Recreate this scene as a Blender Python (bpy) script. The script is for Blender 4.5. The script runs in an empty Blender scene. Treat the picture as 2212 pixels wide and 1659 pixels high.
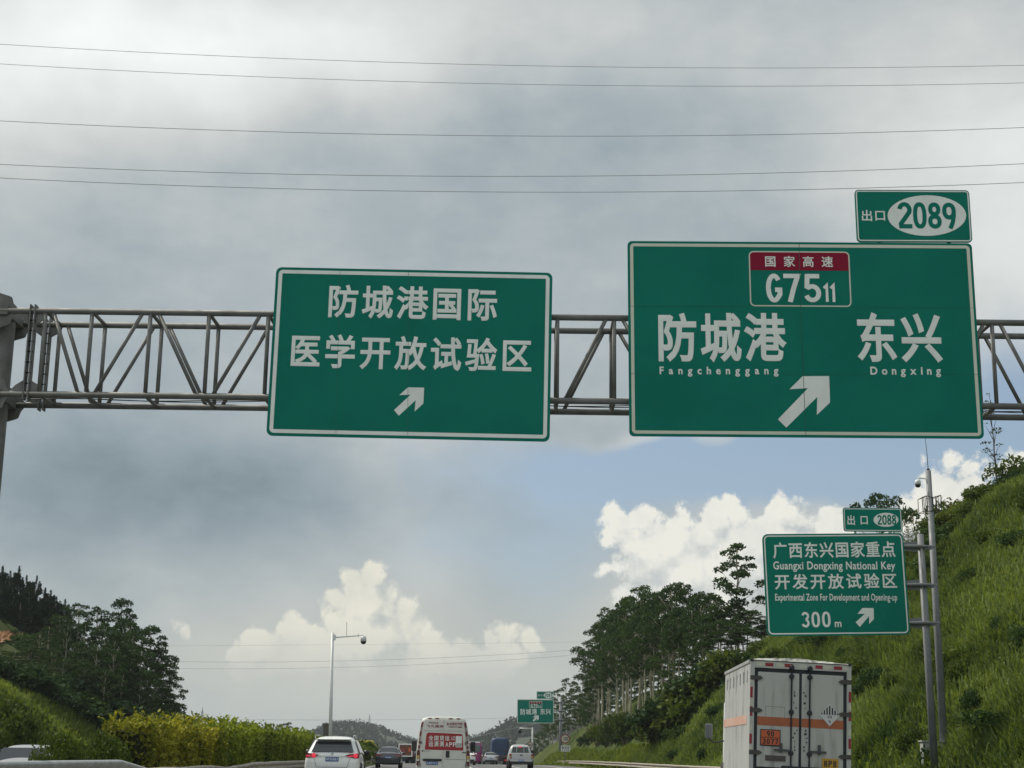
import bpy, math, random
import numpy as np
from mathutils import Vector, Matrix

S = bpy.context.scene
COL = S.collection
R_ = math.radians

# ------------------------------------------------------------------ camera
# photo coordinates below are given on a 2212 x 1659 grid
F = 3336.0
CX, CY = 1106.0, 829.5
CAM = Vector((0.0, 0.0, 1.25))
_d = Vector((-140.0, -792.5, -F))                       # where the road runs, seen from the camera
_u = Vector((194.0, (F * F - 140.0 * 194.0) / 792.5, -F))  # which way is up
YC = _d.normalized(); ZC = _u.normalized(); XC = YC.cross(ZC).normalized()
cam_d = bpy.data.cameras.new('camera')
cam = bpy.data.objects.new('camera', cam_d); COL.objects.link(cam)
cam_d.sensor_width = 36.0; cam_d.lens = F / 2212.0 * 36.0
cam_d.clip_start = 0.1; cam_d.clip_end = 9000.0
Rm = Matrix((XC, YC, ZC))
cam.matrix_world = Matrix.Translation(CAM) @ Rm.to_4x4()
S.camera = cam

def ray(px, py):
    c = Vector((px - CX, CY - py, -F))
    return Vector((c.dot(XC), c.dot(YC), c.dot(ZC)))
def P(px, py, Y):
    d = ray(px, py); return CAM + d * (Y / d.y)
def proj(p):
    v = Vector(p) - CAM
    c = XC * v.x + YC * v.y + ZC * v.z
    return CX + F * c.x / -c.z, CY - F * c.y / -c.z
def azel(px, py):
    d = ray(px, py).normalized(); return math.atan2(d.x, d.y), math.asin(d.z)

# ------------------------------------------------------------------ light and exposure
SUN_EL, SUN_AZ = 50.0, -62.0          # degrees above the horizon; left of the road direction
sun_d = bpy.data.lights.new('sun', 'SUN'); sun = bpy.data.objects.new('sun', sun_d); COL.objects.link(sun)
sun_d.energy = 4.2; sun_d.angle = R_(3.0); sun_d.color = (1.0, 0.94, 0.82)
_s = Vector((math.sin(R_(SUN_AZ)) * math.cos(R_(SUN_EL)), math.cos(R_(SUN_AZ)) * math.cos(R_(SUN_EL)), math.sin(R_(SUN_EL))))
sun.rotation_euler = _s.to_track_quat('Z', 'Y').to_euler()
S.view_settings.view_transform = 'Standard'; S.view_settings.look = 'None'
S.view_settings.exposure = 0.08; S.view_settings.gamma = 1.0; S.view_settings.use_curve_mapping = False
S.render.engine = 'CYCLES'
S.cycles.use_denoising = True
S.cycles.max_bounces = 6; S.cycles.diffuse_bounces = 3; S.cycles.transparent_max_bounces = 8
S.cycles.volume_bounces = 0

class NG:
    """small helper to write node trees"""
    def __init__(s, tree): s.t = tree; s.n = tree.nodes; s.l = tree.links
    def put(s, sock, v):
        if hasattr(v, 'is_output') or isinstance(v, bpy.types.NodeSocket): s.l.new(v, sock)
        elif v is not None: sock.default_value = v
    def math(s, op, a, b=None, c=None, clamp=False):
        n = s.n.new('ShaderNodeMath'); n.operation = op; n.use_clamp = clamp
        for i, v in enumerate((a, b, c)):
            if v is not None: s.put(n.inputs[i], v)
        return n.outputs[0]
    def vec(s, op, a, b=None):
        n = s.n.new('ShaderNodeVectorMath'); n.operation = op
        s.put(n.inputs[0], a)
        if b is not None: s.put(n.inputs[3] if op == 'SCALE' else n.inputs[1], b)
        return n.outputs['Value'] if op in ('LENGTH', 'DOT_PRODUCT', 'DISTANCE') else n.outputs[0]
    def ramp(s, v, lo, hi, a=0.0, b=1.0, smooth=True):
        n = s.n.new('ShaderNodeMapRange'); n.interpolation_type = 'SMOOTHSTEP' if smooth else 'LINEAR'
        s.put(n.inputs[0], v)
        for i, x in enumerate((lo, hi, a, b)): s.put(n.inputs[i + 1], x)
        return n.outputs[0]
    def mix(s, f, a, b):
        n = s.n.new('ShaderNodeMix'); n.data_type = 'RGBA'
        s.put(n.inputs[0], f); s.put(n.inputs[6], a); s.put(n.inputs[7], b)
        return n.outputs[2]
    def noise(s, v, scale, detail=4.0, rough=0.5, dist=0.0):
        n = s.n.new('ShaderNodeTexNoise')
        if v is not None: s.l.new(v, n.inputs['Vector'])
        n.inputs['Scale'].default_value = scale; n.inputs['Detail'].default_value = detail
        n.inputs['Roughness'].default_value = rough; n.inputs['Distortion'].default_value = dist
        return n
def c4(c): return (c[0], c[1], c[2], 1.0)

# ------------------------------------------------------------------ sky: daylight with a layer of grey cloud and far cumulus
W = bpy.data.worlds.new('World'); S.world = W; W.use_nodes = True
def build_sky():
    g = NG(W.node_tree); g.n.clear()
    tc = g.n.new('ShaderNodeTexCoord')
    sx = g.n.new('ShaderNodeSeparateXYZ'); g.l.new(tc.outputs['Generated'], sx.inputs[0])
    az = g.math('ARCTAN2', sx.outputs[0], sx.outputs[1])
    el = g.math('ARCSINE', sx.outputs[2])
    cb = g.n.new('ShaderNodeCombineXYZ'); g.put(cb.inputs[0], az); g.put(cb.inputs[1], el)
    p = cb.outputs[0]
    wn = g.noise(p, 9.0, 3.0, 0.55); wn.noise_dimensions = '2D'
    wv = g.vec('MULTIPLY', g.vec('SUBTRACT', wn.outputs['Color'], (0.5, 0.5, 0.5)), (0.075, 0.06, 0.0))
    pw = g.vec('ADD', p, wv)
    def blobs(specs):
        """sum of soft patches: (px, py, rx, ry, amount) on the photo grid turned into directions"""
        tot = None
        for (px, py, rx, ry, am) in specs:
            a, e = azel(px, py)
            v = g.vec('MULTIPLY', g.vec('SUBTRACT', pw, (a, e, 0)), (F / rx * 0.9, F / ry, 0))
            t = g.math('MULTIPLY', g.math('EXPONENT', g.math('MULTIPLY', g.vec('DOT_PRODUCT', v, v), -1.0)), am)
            tot = t if tot is None else g.math('ADD', tot, t)
        return tot
    # the grey layer
    st = g.vec('MULTIPLY', p, (1.0, 1.7, 1.0))
    n1 = g.noise(st, 7.0, 8.0, 0.58, 0.0); n1.noise_dimensions = '2D'; n1 = n1.outputs['Fac']
    n2 = g.noise(st, 2.6, 4.0, 0.5, 0.2); n2.noise_dimensions = '2D'; n2 = n2.outputs['Fac']
    br = g.math('MULTIPLY_ADD', g.math('SUBTRACT', n1, 0.5), 0.17, 0.475)
    br = g.math('MULTIPLY_ADD', g.math('SUBTRACT', n2, 0.5), 0.22, br)
    n3 = g.noise(st, 12.0, 7.0, 0.60, 0.0); n3.noise_dimensions = '2D'
    br = g.math('ADD', br, g.math('MULTIPLY', g.math('SUBTRACT', g.ramp(n3.outputs['Fac'], 0.34, 0.66), 0.5), 0.040))
    br = g.math('ADD', br, blobs([
        (250, 90, 460, 170, 0.29), (-150, 150, 380, 260, 0.20), (700, 40, 460, 150, 0.19), (1500, 60, 500, 130, 0.05), (2180, 330, 330, 230, 0.24),
        (1900, 100, 260, 160, 0.05), (2150, 620, 160, 140, 0.15), (1000, 350, 330, 260, -0.055), (1080, 150, 130, 110, -0.02),
        (1300, 620, 200, 130, 0.04), (350, 640, 420, 180, -0.055), (150, 960, 340, 150, -0.13), (480, 1085, 440, 105, -0.155),
        (620, 1000, 260, 80, -0.05), (1000, 1000, 230, 60, 0.03), (150, 1180, 330, 90, -0.11), (80, 1300, 300, 110, -0.07),
        (900, 1530, 700, 60, -0.015), (1420, 930, 130, 28, 0.13), (1560, 945, 180, 30, 0.10), (1690, 985, 35, 45, 0.09)]))
    gr = g.mix(g.ramp(br, 0.24, 0.62), c4((0.79, 1.0, 1.13)), c4((0.97, 1.01, 1.0)))
    sc = g.n.new('ShaderNodeVectorMath'); sc.operation = 'SCALE'; g.l.new(gr, sc.inputs[0]); g.put(sc.inputs['Scale'], br)
    grey = sc.outputs[0]
    # clear sky
    sk = g.n.new('ShaderNodeTexSky'); sk.sky_type = 'NISHITA'; sk.sun_disc = False
    sk.sun_elevation = R_(SUN_EL); sk.sun_rotation = R_(SUN_AZ); sk.dust_density = 2.0
    blue = g.vec('SCALE', sk.outputs[0], 0.1)
    # a thin veil keeps the far gaps pale
    blue = g.mix(0.42, blue, c4((0.35, 0.47, 0.59)))
    gap = blobs([(1250, 1060, 260, 110, 0.75), (1560, 1010, 420, 75, 1.25), (1900, 1010, 330, 70, 1.2), (1080, 1190, 250, 80, 0.55),
                 (2190, 860, 120, 150, 1.05), (1180, 1270, 160, 90, 0.65), (2160, 1000, 120, 60, 0.6), (1230, 980, 170, 50, 0.25)])
    gap = g.math('ADD', gap, g.math('MULTIPLY', g.math('SUBTRACT', n1, 0.5), 0.8))
    gap = g.ramp(gap, 0.12, 1.0)
    base = g.mix(gap, grey, blue)
    # pale air low down
    low = g.ramp(el, 0.0, 0.16, 0.62, 0.0)
    base = g.mix(low, base, c4((0.405, 0.435, 0.405)))
    # a broad hazy bank of far cloud over the horizon
    base = g.mix(g.math('MULTIPLY', blobs([(800, 1440, 430, 100, 0.40), (1080, 1440, 260, 80, 0.22), (560, 1450, 220, 70, 0.22), (1550, 1330, 420, 120, 0.55)]), g.ramp(n1, 0.30, 0.60, 0.55, 1.1), clamp=True), base, c4((0.545, 0.545, 0.485)))
    # cumulus: heaps of round billows, lit from above left
    def heap(specs, off, jag):
        q = g.vec('ADD', p, off)
        wn2 = g.noise(q, 40.0, 2.0, 0.5); wn2.noise_dimensions = '2D'
        wq = g.vec('MULTIPLY', g.vec('SUBTRACT', wn2.outputs['Color'], (0.5, 0.5, 0.5)), (0.014, 0.012, 0))
        qw = g.vec('ADD', q, wq)
        f = None
        for (px, py, r) in specs:
            a, e = azel(px, py)
            t = g.math('MULTIPLY_ADD', g.vec('DISTANCE', qw, (a, e, 0)), -F / r, 1.0)
            t = g.math('MULTIPLY', t, r / 60.0)
            f = t if f is None else g.math('SMOOTH_MAX', f, t, 0.12)
        fn = g.noise(q, 42.0, 7.0, 0.62); fn.noise_dimensions = '2D'; f = g.math('MULTIPLY_ADD', g.math('SUBTRACT', fn.outputs['Fac'], 0.5), 1.7, f)
        v = g.n.new('ShaderNodeTexVoronoi'); v.voronoi_dimensions = '2D'
        v.inputs['Scale'].default_value = 50.0; v.inputs['Detail'].default_value = 1.6; v.inputs['Roughness'].default_value = 0.5; v.inputs['Lacunarity'].default_value = 2.3
        g.l.new(qw, v.inputs['Vector'])
        j = g.math('MULTIPLY', g.math('SUBTRACT', 0.40, v.outputs['Distance']), jag)
        return g.math('ADD', f, g.math('MULTIPLY', j, g.ramp(f, 0.25, 0.75, 1.0, 0.25))), g.math('ADD', f, j)
    def cumulus(base, specs, jag, shade, lit, soft, fade_el):
        fm, f0 = heap(specs, (0, 0, 0), jag)
        f1 = heap(specs, (-0.006, 0.0105, 0), jag)[1]
        f2 = heap(specs, (-0.010, 0.030, 0), jag)[1]
        m = g.ramp(fm, 0.0, soft)
        rel = g.math('ADD', g.math('MULTIPLY', g.math('SUBTRACT', f0, f1), 1.25), g.math('MULTIPLY', g.math('SUBTRACT', f0, f2), 0.45))
        sh = g.math('MULTIPLY_ADD', rel, 0.80, 0.46, clamp=True)
        m = g.math('MULTIPLY', m, g.ramp(el, fade_el[0], fade_el[1], fade_el[2], 1.0))
        ns = g.noise(p, 26.0, 5.0, 0.6); ns.noise_dimensions = '2D'
        sh = g.math('ADD', sh, g.math('MULTIPLY', g.math('SUBTRACT', ns.outputs['Fac'], 0.5), 1.5), clamp=True)
        return g.mix(m, base, g.mix(sh, c4(shade), c4(lit)))
    C = [(800, 1244, 44), (772, 1270, 48), (832, 1280, 52), (738, 1294, 44), (800, 1310, 66), (872, 1322, 50), (720, 1345, 56), (800, 1365, 70),
         (640, 1375, 55), (560, 1395, 58), (880, 1375, 55), (518, 1410, 42), (690, 1405, 70), (610, 1430, 60), (830, 1420, 70),
         (800, 1405, 110), (680, 1425, 95), (910, 1435, 95), (1010, 1445, 80), (1090, 1435, 75), (590, 1445, 80), (760, 1340, 70), (830, 1330, 60), (1092, 1368, 44), (1052, 1384, 42), (1132, 1395, 42), (1005, 1405, 40), (1095, 1415, 42), (945, 1425, 40), (1165, 1402, 18), (402, 1376, 30)]
    base = cumulus(base, C, 0.22, (0.475, 0.505, 0.485), (0.76, 0.74, 0.635), 0.40, (0.030, 0.090, 0.0))
    A = [(1310, 1160, 40), (1345, 1125, 42), (1388, 1120, 44), (1422, 1152, 44), (1335, 1225, 42), (1350, 1290, 44), (1482, 1125, 40), (1542, 1120, 50),
         (1592, 1112, 45), (1520, 1170, 60), (1622, 1152, 50), (1690, 1098, 42), (1722, 1122, 48), (1782, 1132, 50), (1822, 1152, 48), (1700, 1200, 90),
         (1600, 1230, 90), (1480, 1240, 90), (1400, 1220, 70), (1425, 1310, 80), (1550, 1320, 90), (1870, 1210, 70), (1950, 1250, 80), (1345, 1355, 40),
         (1290, 1190, 18), (1450, 1180, 70), (1650, 1180, 80), (1560, 1200, 80), (1780, 1200, 80), (1370, 1170, 50), (2050, 1002, 45), (2020, 1030, 42), (2090, 1012, 42), (2112, 1052, 50), (2050, 1072, 60), (1988, 1080, 34), (1975, 1112, 48),
         (2012, 1122, 60), (2205, 1002, 36), (2225, 1050, 50), (2130, 1110, 70), (1992, 994, 16), (2220, 1120, 60)]
    base = cumulus(base, A, 0.22, (0.53, 0.56, 0.56), (0.80, 0.795, 0.725), 0.32, (0.03, 0.12, 0.45))
    # extra brightness put into the unseen sky behind the camera, to light the signs
    bk = g.ramp(sx.outputs[1], -0.1, -0.7, 1.0, 2.0)
    base = g.vec('SCALE', base, bk)
    below = g.ramp(el, -0.02, 0.0, 0.0, 1.0)
    base = g.mix(below, c4((0.10, 0.12, 0.08)), base)
    out = g.vec('SCALE', base, 10.0)
    bg = g.n.new('ShaderNodeBackground'); g.l.new(out, bg.inputs[0]); bg.inputs[1].default_value = 0.1
    o = g.n.new('ShaderNodeOutputWorld'); g.l.new(bg.outputs[0], o.inputs[0])
    W.cycles.sampling_method = 'MANUAL'; W.cycles.sample_map_resolution = 512
build_sky()

# ------------------------------------------------------------------ materials
MATS = {}
def mat(name, col, rough=0.6, metal=0.0, spec=0.5, noise=None, emit=None, bump=None, coat=0.0):
    """noise = (scale, amount, second colour); bump = (scale, strength)"""
    if name in MATS: return MATS[name]
    m = bpy.data.materials.new(name); m.use_nodes = True; g = NG(m.node_tree)
    b = g.n['Principled BSDF']
    b.inputs['Base Color'].default_value = c4(col); b.inputs['Roughness'].default_value = rough
    b.inputs['Metallic'].default_value = metal; b.inputs['Specular IOR Level'].default_value = spec
    if coat: b.inputs['Coat Weight'].default_value = coat; b.inputs['Coat Roughness'].default_value = 0.05
    if noise or bump:
        geo = g.n.new('ShaderNodeNewGeometry')
    if noise:
        nn = g.noise(geo.outputs['Position'], noise[0], 6.0, 0.6)
        f = g.ramp(nn.outputs['Fac'], 0.35, 0.7, 0.0, noise[1])
        g.l.new(g.mix(f, c4(col), c4(noise[2])), b.inputs['Base Color'])
        g.l.new(g.ramp(nn.outputs['Fac'], 0.3, 0.7, max(0.02, rough - 0.07), min(1, rough + 0.1)), b.inputs['Roughness'])
    if bump:
        bn = g.noise(geo.outputs['Position'], bump[0], 4.0, 0.6)
        bp = g.n.new('ShaderNodeBump'); bp.inputs['Strength'].default_value = bump[1]; bp.inputs['Distance'].default_value = 0.05
        g.l.new(bn.outputs['Fac'], bp.inputs['Height']); g.l.new(bp.outputs[0], b.inputs['Normal'])
    if emit:
        b.inputs['Emission Color'].default_value = c4(emit[0]); b.inputs['Emission Strength'].default_value = emit[1]
    MATS[name] = m; return m

def streaks(name, col, dirt, rough, sx=6.0, sz=0.5, amount=0.5, lo=0.5, hi=0.72):
    """painted metal with vertical dirt streaks"""
    if name in MATS: return MATS[name]
    m = mat(name, col, rough); g = NG(m.node_tree); b = g.n['Principled BSDF']
    tc = g.n.new('ShaderNodeTexCoord')
    v = g.vec('MULTIPLY', tc.outputs['Object'], (sx, sx, sz))
    a = g.noise(v, 1.0, 5.0, 0.6).outputs['Fac']
    d = g.noise(tc.outputs['Object'], 1.3, 4.0, 0.6).outputs['Fac']
    f = g.math('MULTIPLY', g.ramp(a, lo, hi), g.ramp(d, 0.3, 0.65, 0.25, 1.0))
    g.l.new(g.mix(g.math('MULTIPLY', f, amount), c4(col), c4(dirt)), b.inputs['Base Color'])
    return m

def leaf_mat(name, a, b2, trans=0.35, rough=0.6, big=0.12, patch=0.45, macro=0.0):
    """foliage: colour varies from leaf to leaf and from clump to clump"""
    if name in MATS: return MATS[name]
    m = bpy.data.materials.new(name); m.use_nodes = True; g = NG(m.node_tree); g.n.clear()
    geo = g.n.new('ShaderNodeNewGeometry'); oi = g.n.new('ShaderNodeObjectInfo')
    nz = g.noise(geo.outputs['Position'], big, 5.0, 0.65).outputs['Fac']
    f = g.math('ADD', g.math('MULTIPLY', geo.outputs['Random Per Island'], 1.0 - patch), g.ramp(nz, 0.34, 0.66, 0.0, patch))
    f = g.math('ADD', f, g.math('MULTIPLY', g.math('SUBTRACT', oi.outputs['Random'], 0.5), 0.25), clamp=True)
    if macro: f = g.math('ADD', f, g.math('MULTIPLY', g.math('SUBTRACT', g.noise(geo.outputs['Position'], 0.07, 3.0, 0.6).outputs['Fac'], 0.5), macro), clamp=True)
    col = g.mix(f, c4(a), c4(b2))
    d = g.n.new('ShaderNodeBsdfDiffuse'); t = g.n.new('ShaderNodeBsdfTranslucent'); s = g.n.new('ShaderNodeBsdfGlossy')
    s.inputs['Roughness'].default_value = rough
    g.l.new(col, d.inputs[0])
    g.l.new(g.vec('MULTIPLY', col, (1.15, 1.1, 0.5)), t.inputs[0])
    s.inputs[0].default_value = (0.5, 0.5, 0.5, 1)
    x = g.n.new('ShaderNodeMixShader'); x.inputs[0].default_value = trans; g.l.new(d.outputs[0], x.inputs[1]); g.l.new(t.outputs[0], x.inputs[2])
    y = g.n.new('ShaderNodeMixShader'); y.inputs[0].default_value = 0.025; g.l.new(x.outputs[0], y.inputs[1]); g.l.new(s.outputs[0], y.inputs[2])
    o = g.n.new('ShaderNodeOutputMaterial'); g.l.new(y.outputs[0], o.inputs[0])
    MATS[name] = m; return m

M_green = mat('sign_green', (0.004, 0.160, 0.116), 0.75, spec=0.10, noise=(0.9, 0.5, (0.006, 0.124, 0.092)))
M_white = mat('sign_white', (0.70, 0.71, 0.67), 0.5, noise=(3.0, 0.30, (0.50, 0.51, 0.48)))
M_cream = mat('sign_border_cream', (0.52, 0.53, 0.42), 0.5, noise=(2.0, 0.5, (0.60, 0.60, 0.55)))
M_red = mat('sign_red', (0.21, 0.006, 0.026), 0.7, spec=0.15)
M_signback = mat('sign_back', (0.30, 0.31, 0.31), 0.45, 0.6)
M_seam = mat('sign_seam', (0.004, 0.075, 0.055), 0.7)
M_steel = mat('galvanised_grey', (0.150, 0.150, 0.142), 0.62, 0.0, spec=0.3, noise=(3.0, 0.8, (0.098, 0.094, 0.086)))
M_pole = mat('pole_grey', (0.16, 0.168, 0.176), 0.55, 0.0, noise=(4.0, 0.6, (0.12, 0.125, 0.13)))
M_bolt = mat('bolt_dark', (0.03, 0.03, 0.03), 0.6, 0.5)
M_rail = mat('rail_galvanised', (0.42, 0.43, 0.43), 0.42, 0.55, noise=(3.0, 0.6, (0.30, 0.29, 0.27)))
M_raild = mat('rail_dusty', (0.30, 0.27, 0.22), 0.6, 0.3, noise=(2.0, 0.6, (0.22, 0.19, 0.15)))
M_wpole = mat('white_pole', (0.60, 0.61, 0.60), 0.45, noise=(4.0, 0.3, (0.45, 0.45, 0.43)))
M_black = mat('black_plastic', (0.010, 0.011, 0.012), 0.45)
M_rubber = mat('rubber', (0.012, 0.012, 0.012), 0.8)
M_glass = mat('dark_glass', (0.018, 0.022, 0.027), 0.04, spec=1.0)
M_chrome = mat('chrome', (0.6, 0.6, 0.6), 0.15, 1.0)
M_rim = mat('alloy_rim', (0.35, 0.35, 0.36), 0.3, 0.8)
M_wpaint = mat('white_car_paint', (0.70, 0.71, 0.69), 0.28, coat=0.6, noise=(2.0, 0.15, (0.60, 0.60, 0.56)))
M_vpaint = mat('white_van_paint', (0.60, 0.59, 0.54), 0.40, coat=0.25, noise=(1.6, 0.5, (0.50, 0.48, 0.42)))
M_dpaint = mat('dark_car_paint', (0.012, 0.014, 0.020), 0.22, coat=0.6)
M_spaint = mat('silver_car_paint', (0.40, 0.41, 0.42), 0.32, 0.55, coat=0.4)
M_taill = mat('tail_lamp_red', (0.20, 0.008, 0.012), 0.2, coat=0.5)
M_lit = mat('tail_lamp_lit', (0.5, 0.02, 0.04), 0.2, emit=((1.0, 0.05, 0.09), 0.5))
M_amber = mat('amber_lamp', (0.45, 0.30, 0.08), 0.25, coat=0.4)
M_plate = mat('number_plate_blue', (0.015, 0.075, 0.27), 0.4)
M_yplate = mat('number_plate_yellow', (0.45, 0.26, 0.02), 0.5)
M_ptext = mat('plate_white', (0.62, 0.66, 0.70), 0.4)
M_refw = mat('reflector_white', (0.50, 0.49, 0.40), 0.4)
M_refr = mat('reflector_red', (0.24, 0.010, 0.018), 0.4)
M_orange = mat('orange_paint', (0.36, 0.10, 0.032), 0.5, noise=(2.5, 0.6, (0.26, 0.075, 0.03)))
M_bark = mat('bark_pale', (0.31, 0.29, 0.20), 0.8, noise=(1.2, 0.9, (0.13, 0.115, 0.07)))
M_barkd = mat('bark_dark', (0.07, 0.055, 0.04), 0.9)

# ------------------------------------------------------------------ mesh helpers
def rootmat(o):
    m = Matrix.Identity(4)
    while o is not None:
        m = o.matrix_basis @ m; o = o.parent
    return m
class MB:
    def __init__(s): s.v = []; s.f = []; s.m = []
    def add(s, vs, fs, mi=0):
        n = len(s.v); s.v.extend([tuple(x) for x in vs]); s.f.extend([tuple(i + n for i in f) for f in fs]); s.m.extend([mi] * len(fs))
    def box(s, c, d, R=None, mi=0):
        h = Vector(d) * 0.5; vs = []
        for z in (-1, 1):
            for y in (-1, 1):
                for x in (-1, 1):
                    q = Vector((x * h.x, y * h.y, z * h.z)); q = R @ q if R else q
                    vs.append(q + Vector(c))
        s.add(vs, [(0, 2, 3, 1), (4, 5, 7, 6), (0, 1, 5, 4), (2, 6, 7, 3), (0, 4, 6, 2), (1, 3, 7, 5)], mi)
    def tube(s, p, q, r0, r1=None, n=10, caps=True, mi=0):
        s.path([p, q], [r0, r0 if r1 is None else r1], n, caps, mi)
    def path(s, pts, r, n=8, caps=True, mi=0):
        pts = [Vector(p) for p in pts]
        if not hasattr(r, '__len__'): r = [r] * len(pts)
        t0 = (pts[1] - pts[0]).normalized()
        a = t0.orthogonal().normalized(); vs = []; k = len(pts)
        for i, p in enumerate(pts):
            t = (pts[min(i + 1, k - 1)] - pts[max(i - 1, 0)]).normalized()
            a = (a - t * a.dot(t)).normalized(); b = t.cross(a)
            for j in range(n):
                w = 2 * math.pi * j / n
                vs.append(p + (a * math.cos(w) + b * math.sin(w)) * r[i])
        fs = [(i * n + j, i * n + (j + 1) % n, (i + 1) * n + (j + 1) % n, (i + 1) * n + j) for i in range(k - 1) for j in range(n)]
        if caps: fs += [tuple(range(n))[::-1], tuple((k - 1) * n + j for j in range(n))]
        s.add(vs, fs, mi)
    def lathe(s, prof, c=(0, 0, 0), n=14, mi=0, axis='Z'):
        vs = []; c = Vector(c)
        for (r, z) in prof:
            for j in range(n):
                w = 2 * math.pi * j / n
                q = (r * math.cos(w), r * math.sin(w), z)
                if axis == 'X': q = (q[2], q[0], q[1])
                if axis == 'Y': q = (q[0], q[2], q[1])
                vs.append(c + Vector(q))
        k = len(prof)
        fs = [(i * n + j, i * n + (j + 1) % n, (i + 1) * n + (j + 1) % n, (i + 1) * n + j) for i in range(k - 1) for j in range(n)]
        fs += [tuple(range(n))[::-1], tuple((k - 1) * n + j for j in range(n))]
        s.add(vs, fs, mi)
    def poly(s, pts, vec=None, mi=0):
        n = len(pts); pts = [Vector(p) for p in pts]
        if vec is None: s.add(pts, [tuple(range(n))], mi); return
        vec = Vector(vec)
        s.add(pts + [p + vec for p in pts], [tuple(range(n))[::-1], tuple(range(n, 2 * n))] + [(i, (i + 1) % n, n + (i + 1) % n, n + i) for i in range(n)], mi)
    def build(s, name, mats, parent=None, world=False, smooth=False, subsurf=0, bevel=0.0):
        me = bpy.data.meshes.new(name)
        vs = s.v
        if world and parent is not None:
            inv = rootmat(parent).inverted(); vs = [inv @ Vector(v) for v in vs]
        me.from_pydata(vs, [], s.f); me.update()
        for m in (mats if isinstance(mats, (list, tuple)) else [mats]): me.materials.append(m)
        me.polygons.foreach_set('material_index', s.m)
        if smooth: me.polygons.foreach_set('use_smooth', [True] * len(s.f))
        o = bpy.data.objects.new(name, me); COL.objects.link(o)
        if parent is not None: o.parent = parent
        if bevel:
            b = o.modifiers.new('bevel', 'BEVEL'); b.width = bevel; b.segments = 2; b.limit_method = 'ANGLE'
        if subsurf:
            b = o.modifiers.new('subsurf', 'SUBSURF'); b.levels = subsurf; b.render_levels = subsurf
        return o
def np_mesh(name, V, k, m, parent=None, smooth=False):
    """k-sided separate faces from an (n*k, 3) array"""
    V = np.ascontiguousarray(V, dtype=np.float32).reshape(-1, 3); n = len(V); nf = n // k
    me = bpy.data.meshes.new(name)
    me.vertices.add(n); me.vertices.foreach_set('co', V.ravel())
    me.loops.add(n); me.loops.foreach_set('vertex_index', np.arange(n, dtype=np.int32))
    me.polygons.add(nf); me.polygons.foreach_set('loop_start', np.arange(0, n, k, dtype=np.int32))
    me.update(calc_edges=True); me.materials.append(m)
    if smooth: me.polygons.foreach_set('use_smooth', [True] * nf)
    o = bpy.data.objects.new(name, me); COL.objects.link(o)
    if parent is not None: o.parent = parent
    return o
def tag(o, label=None, cat=None, group=None, kind=None):
    if label: o['label'] = label
    if cat: o['category'] = cat
    if group: o['group'] = group
    if kind: o['kind'] = kind
    return o
def thing(name, label, cat, loc=(0, 0, 0), rot=(0, 0, 0), group=None):
    o = bpy.data.objects.new(name, None); COL.objects.link(o); o.empty_display_size = 0.3
    o.location = loc; o.rotation_euler = rot
    return tag(o, label, cat, group)
def copy_thing(o, label=None):
    c = o.copy(); COL.objects.link(c)
    if label: c['label'] = label
    for ch in list(o.children):
        d = ch.copy(); COL.objects.link(d); d.parent = c
        for gch in list(ch.children):
            e = gch.copy(); COL.objects.link(e); e.parent = d
    return c
def struct(o): o['kind'] = 'structure'; return o

# ------------------------------------------------------------------ lettering
_gc = {}
def glyph(s, bold):
    """outline of a string, em = 1, thickened by 'bold'; returns vertices, faces, ink box"""
    key = (s, bold)
    if key in _gc: return _gc[key]
    c = bpy.data.curves.new('glyph', 'FONT'); c.body = s; c.size = 1.0; c.bevel_depth = bold; c.bevel_resolution = 0; c.resolution_u = 4
    if len(s) > 12: c.space_character = 1.07
    o = bpy.data.objects.new('glyph', c); COL.objects.link(o)
    dg = bpy.context.evaluated_depsgraph_get(); dg.update()
    me = bpy.data.meshes.new_from_object(o.evaluated_get(dg))
    v = np.empty(len(me.vertices) * 3); me.vertices.foreach_get('co', v); v = v.reshape(-1, 3)
    fs = [tuple(p.vertices) for p in me.polygons]
    if bold > 0:
        v[:, 2] = (v[:, 2] / bold)            # -1 back .. 1 front
        keep = [f for f in fs if min(v[i, 2] for i in f) > -0.01]; fs = keep
    bpy.data.objects.remove(o); bpy.data.curves.remove(c); bpy.data.meshes.remove(me)
    used = sorted({i for f in fs for i in f}); remap = {a: b for b, a in enumerate(used)}
    v = v[used]; fs = [tuple(remap[i] for i in f) for f in fs]
    bb = (v[:, 0].min(), v[:, 1].min(), v[:, 0].max(), v[:, 1].max())
    _gc[key] = (v, fs, bb); return _gc[key]

def arc(cx, cy, rx, ry, a0, a1, n=14):
    return [(cx + rx * math.cos(R_(a0 + (a1 - a0) * i / n)), cy + ry * math.sin(R_(a0 + (a1 - a0) * i / n))) for i in range(n + 1)]
def sup(cx, cy, rx, ry, n=28, e=0.80):
    o = []
    for i in range(n):
        w = 2 * math.pi * i / n; c, s_ = math.cos(w), math.sin(w)
        o.append((cx + rx * math.copysign(abs(c) ** e, c), cy + ry * math.copysign(abs(s_) ** e, s_)))
    return o
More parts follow.
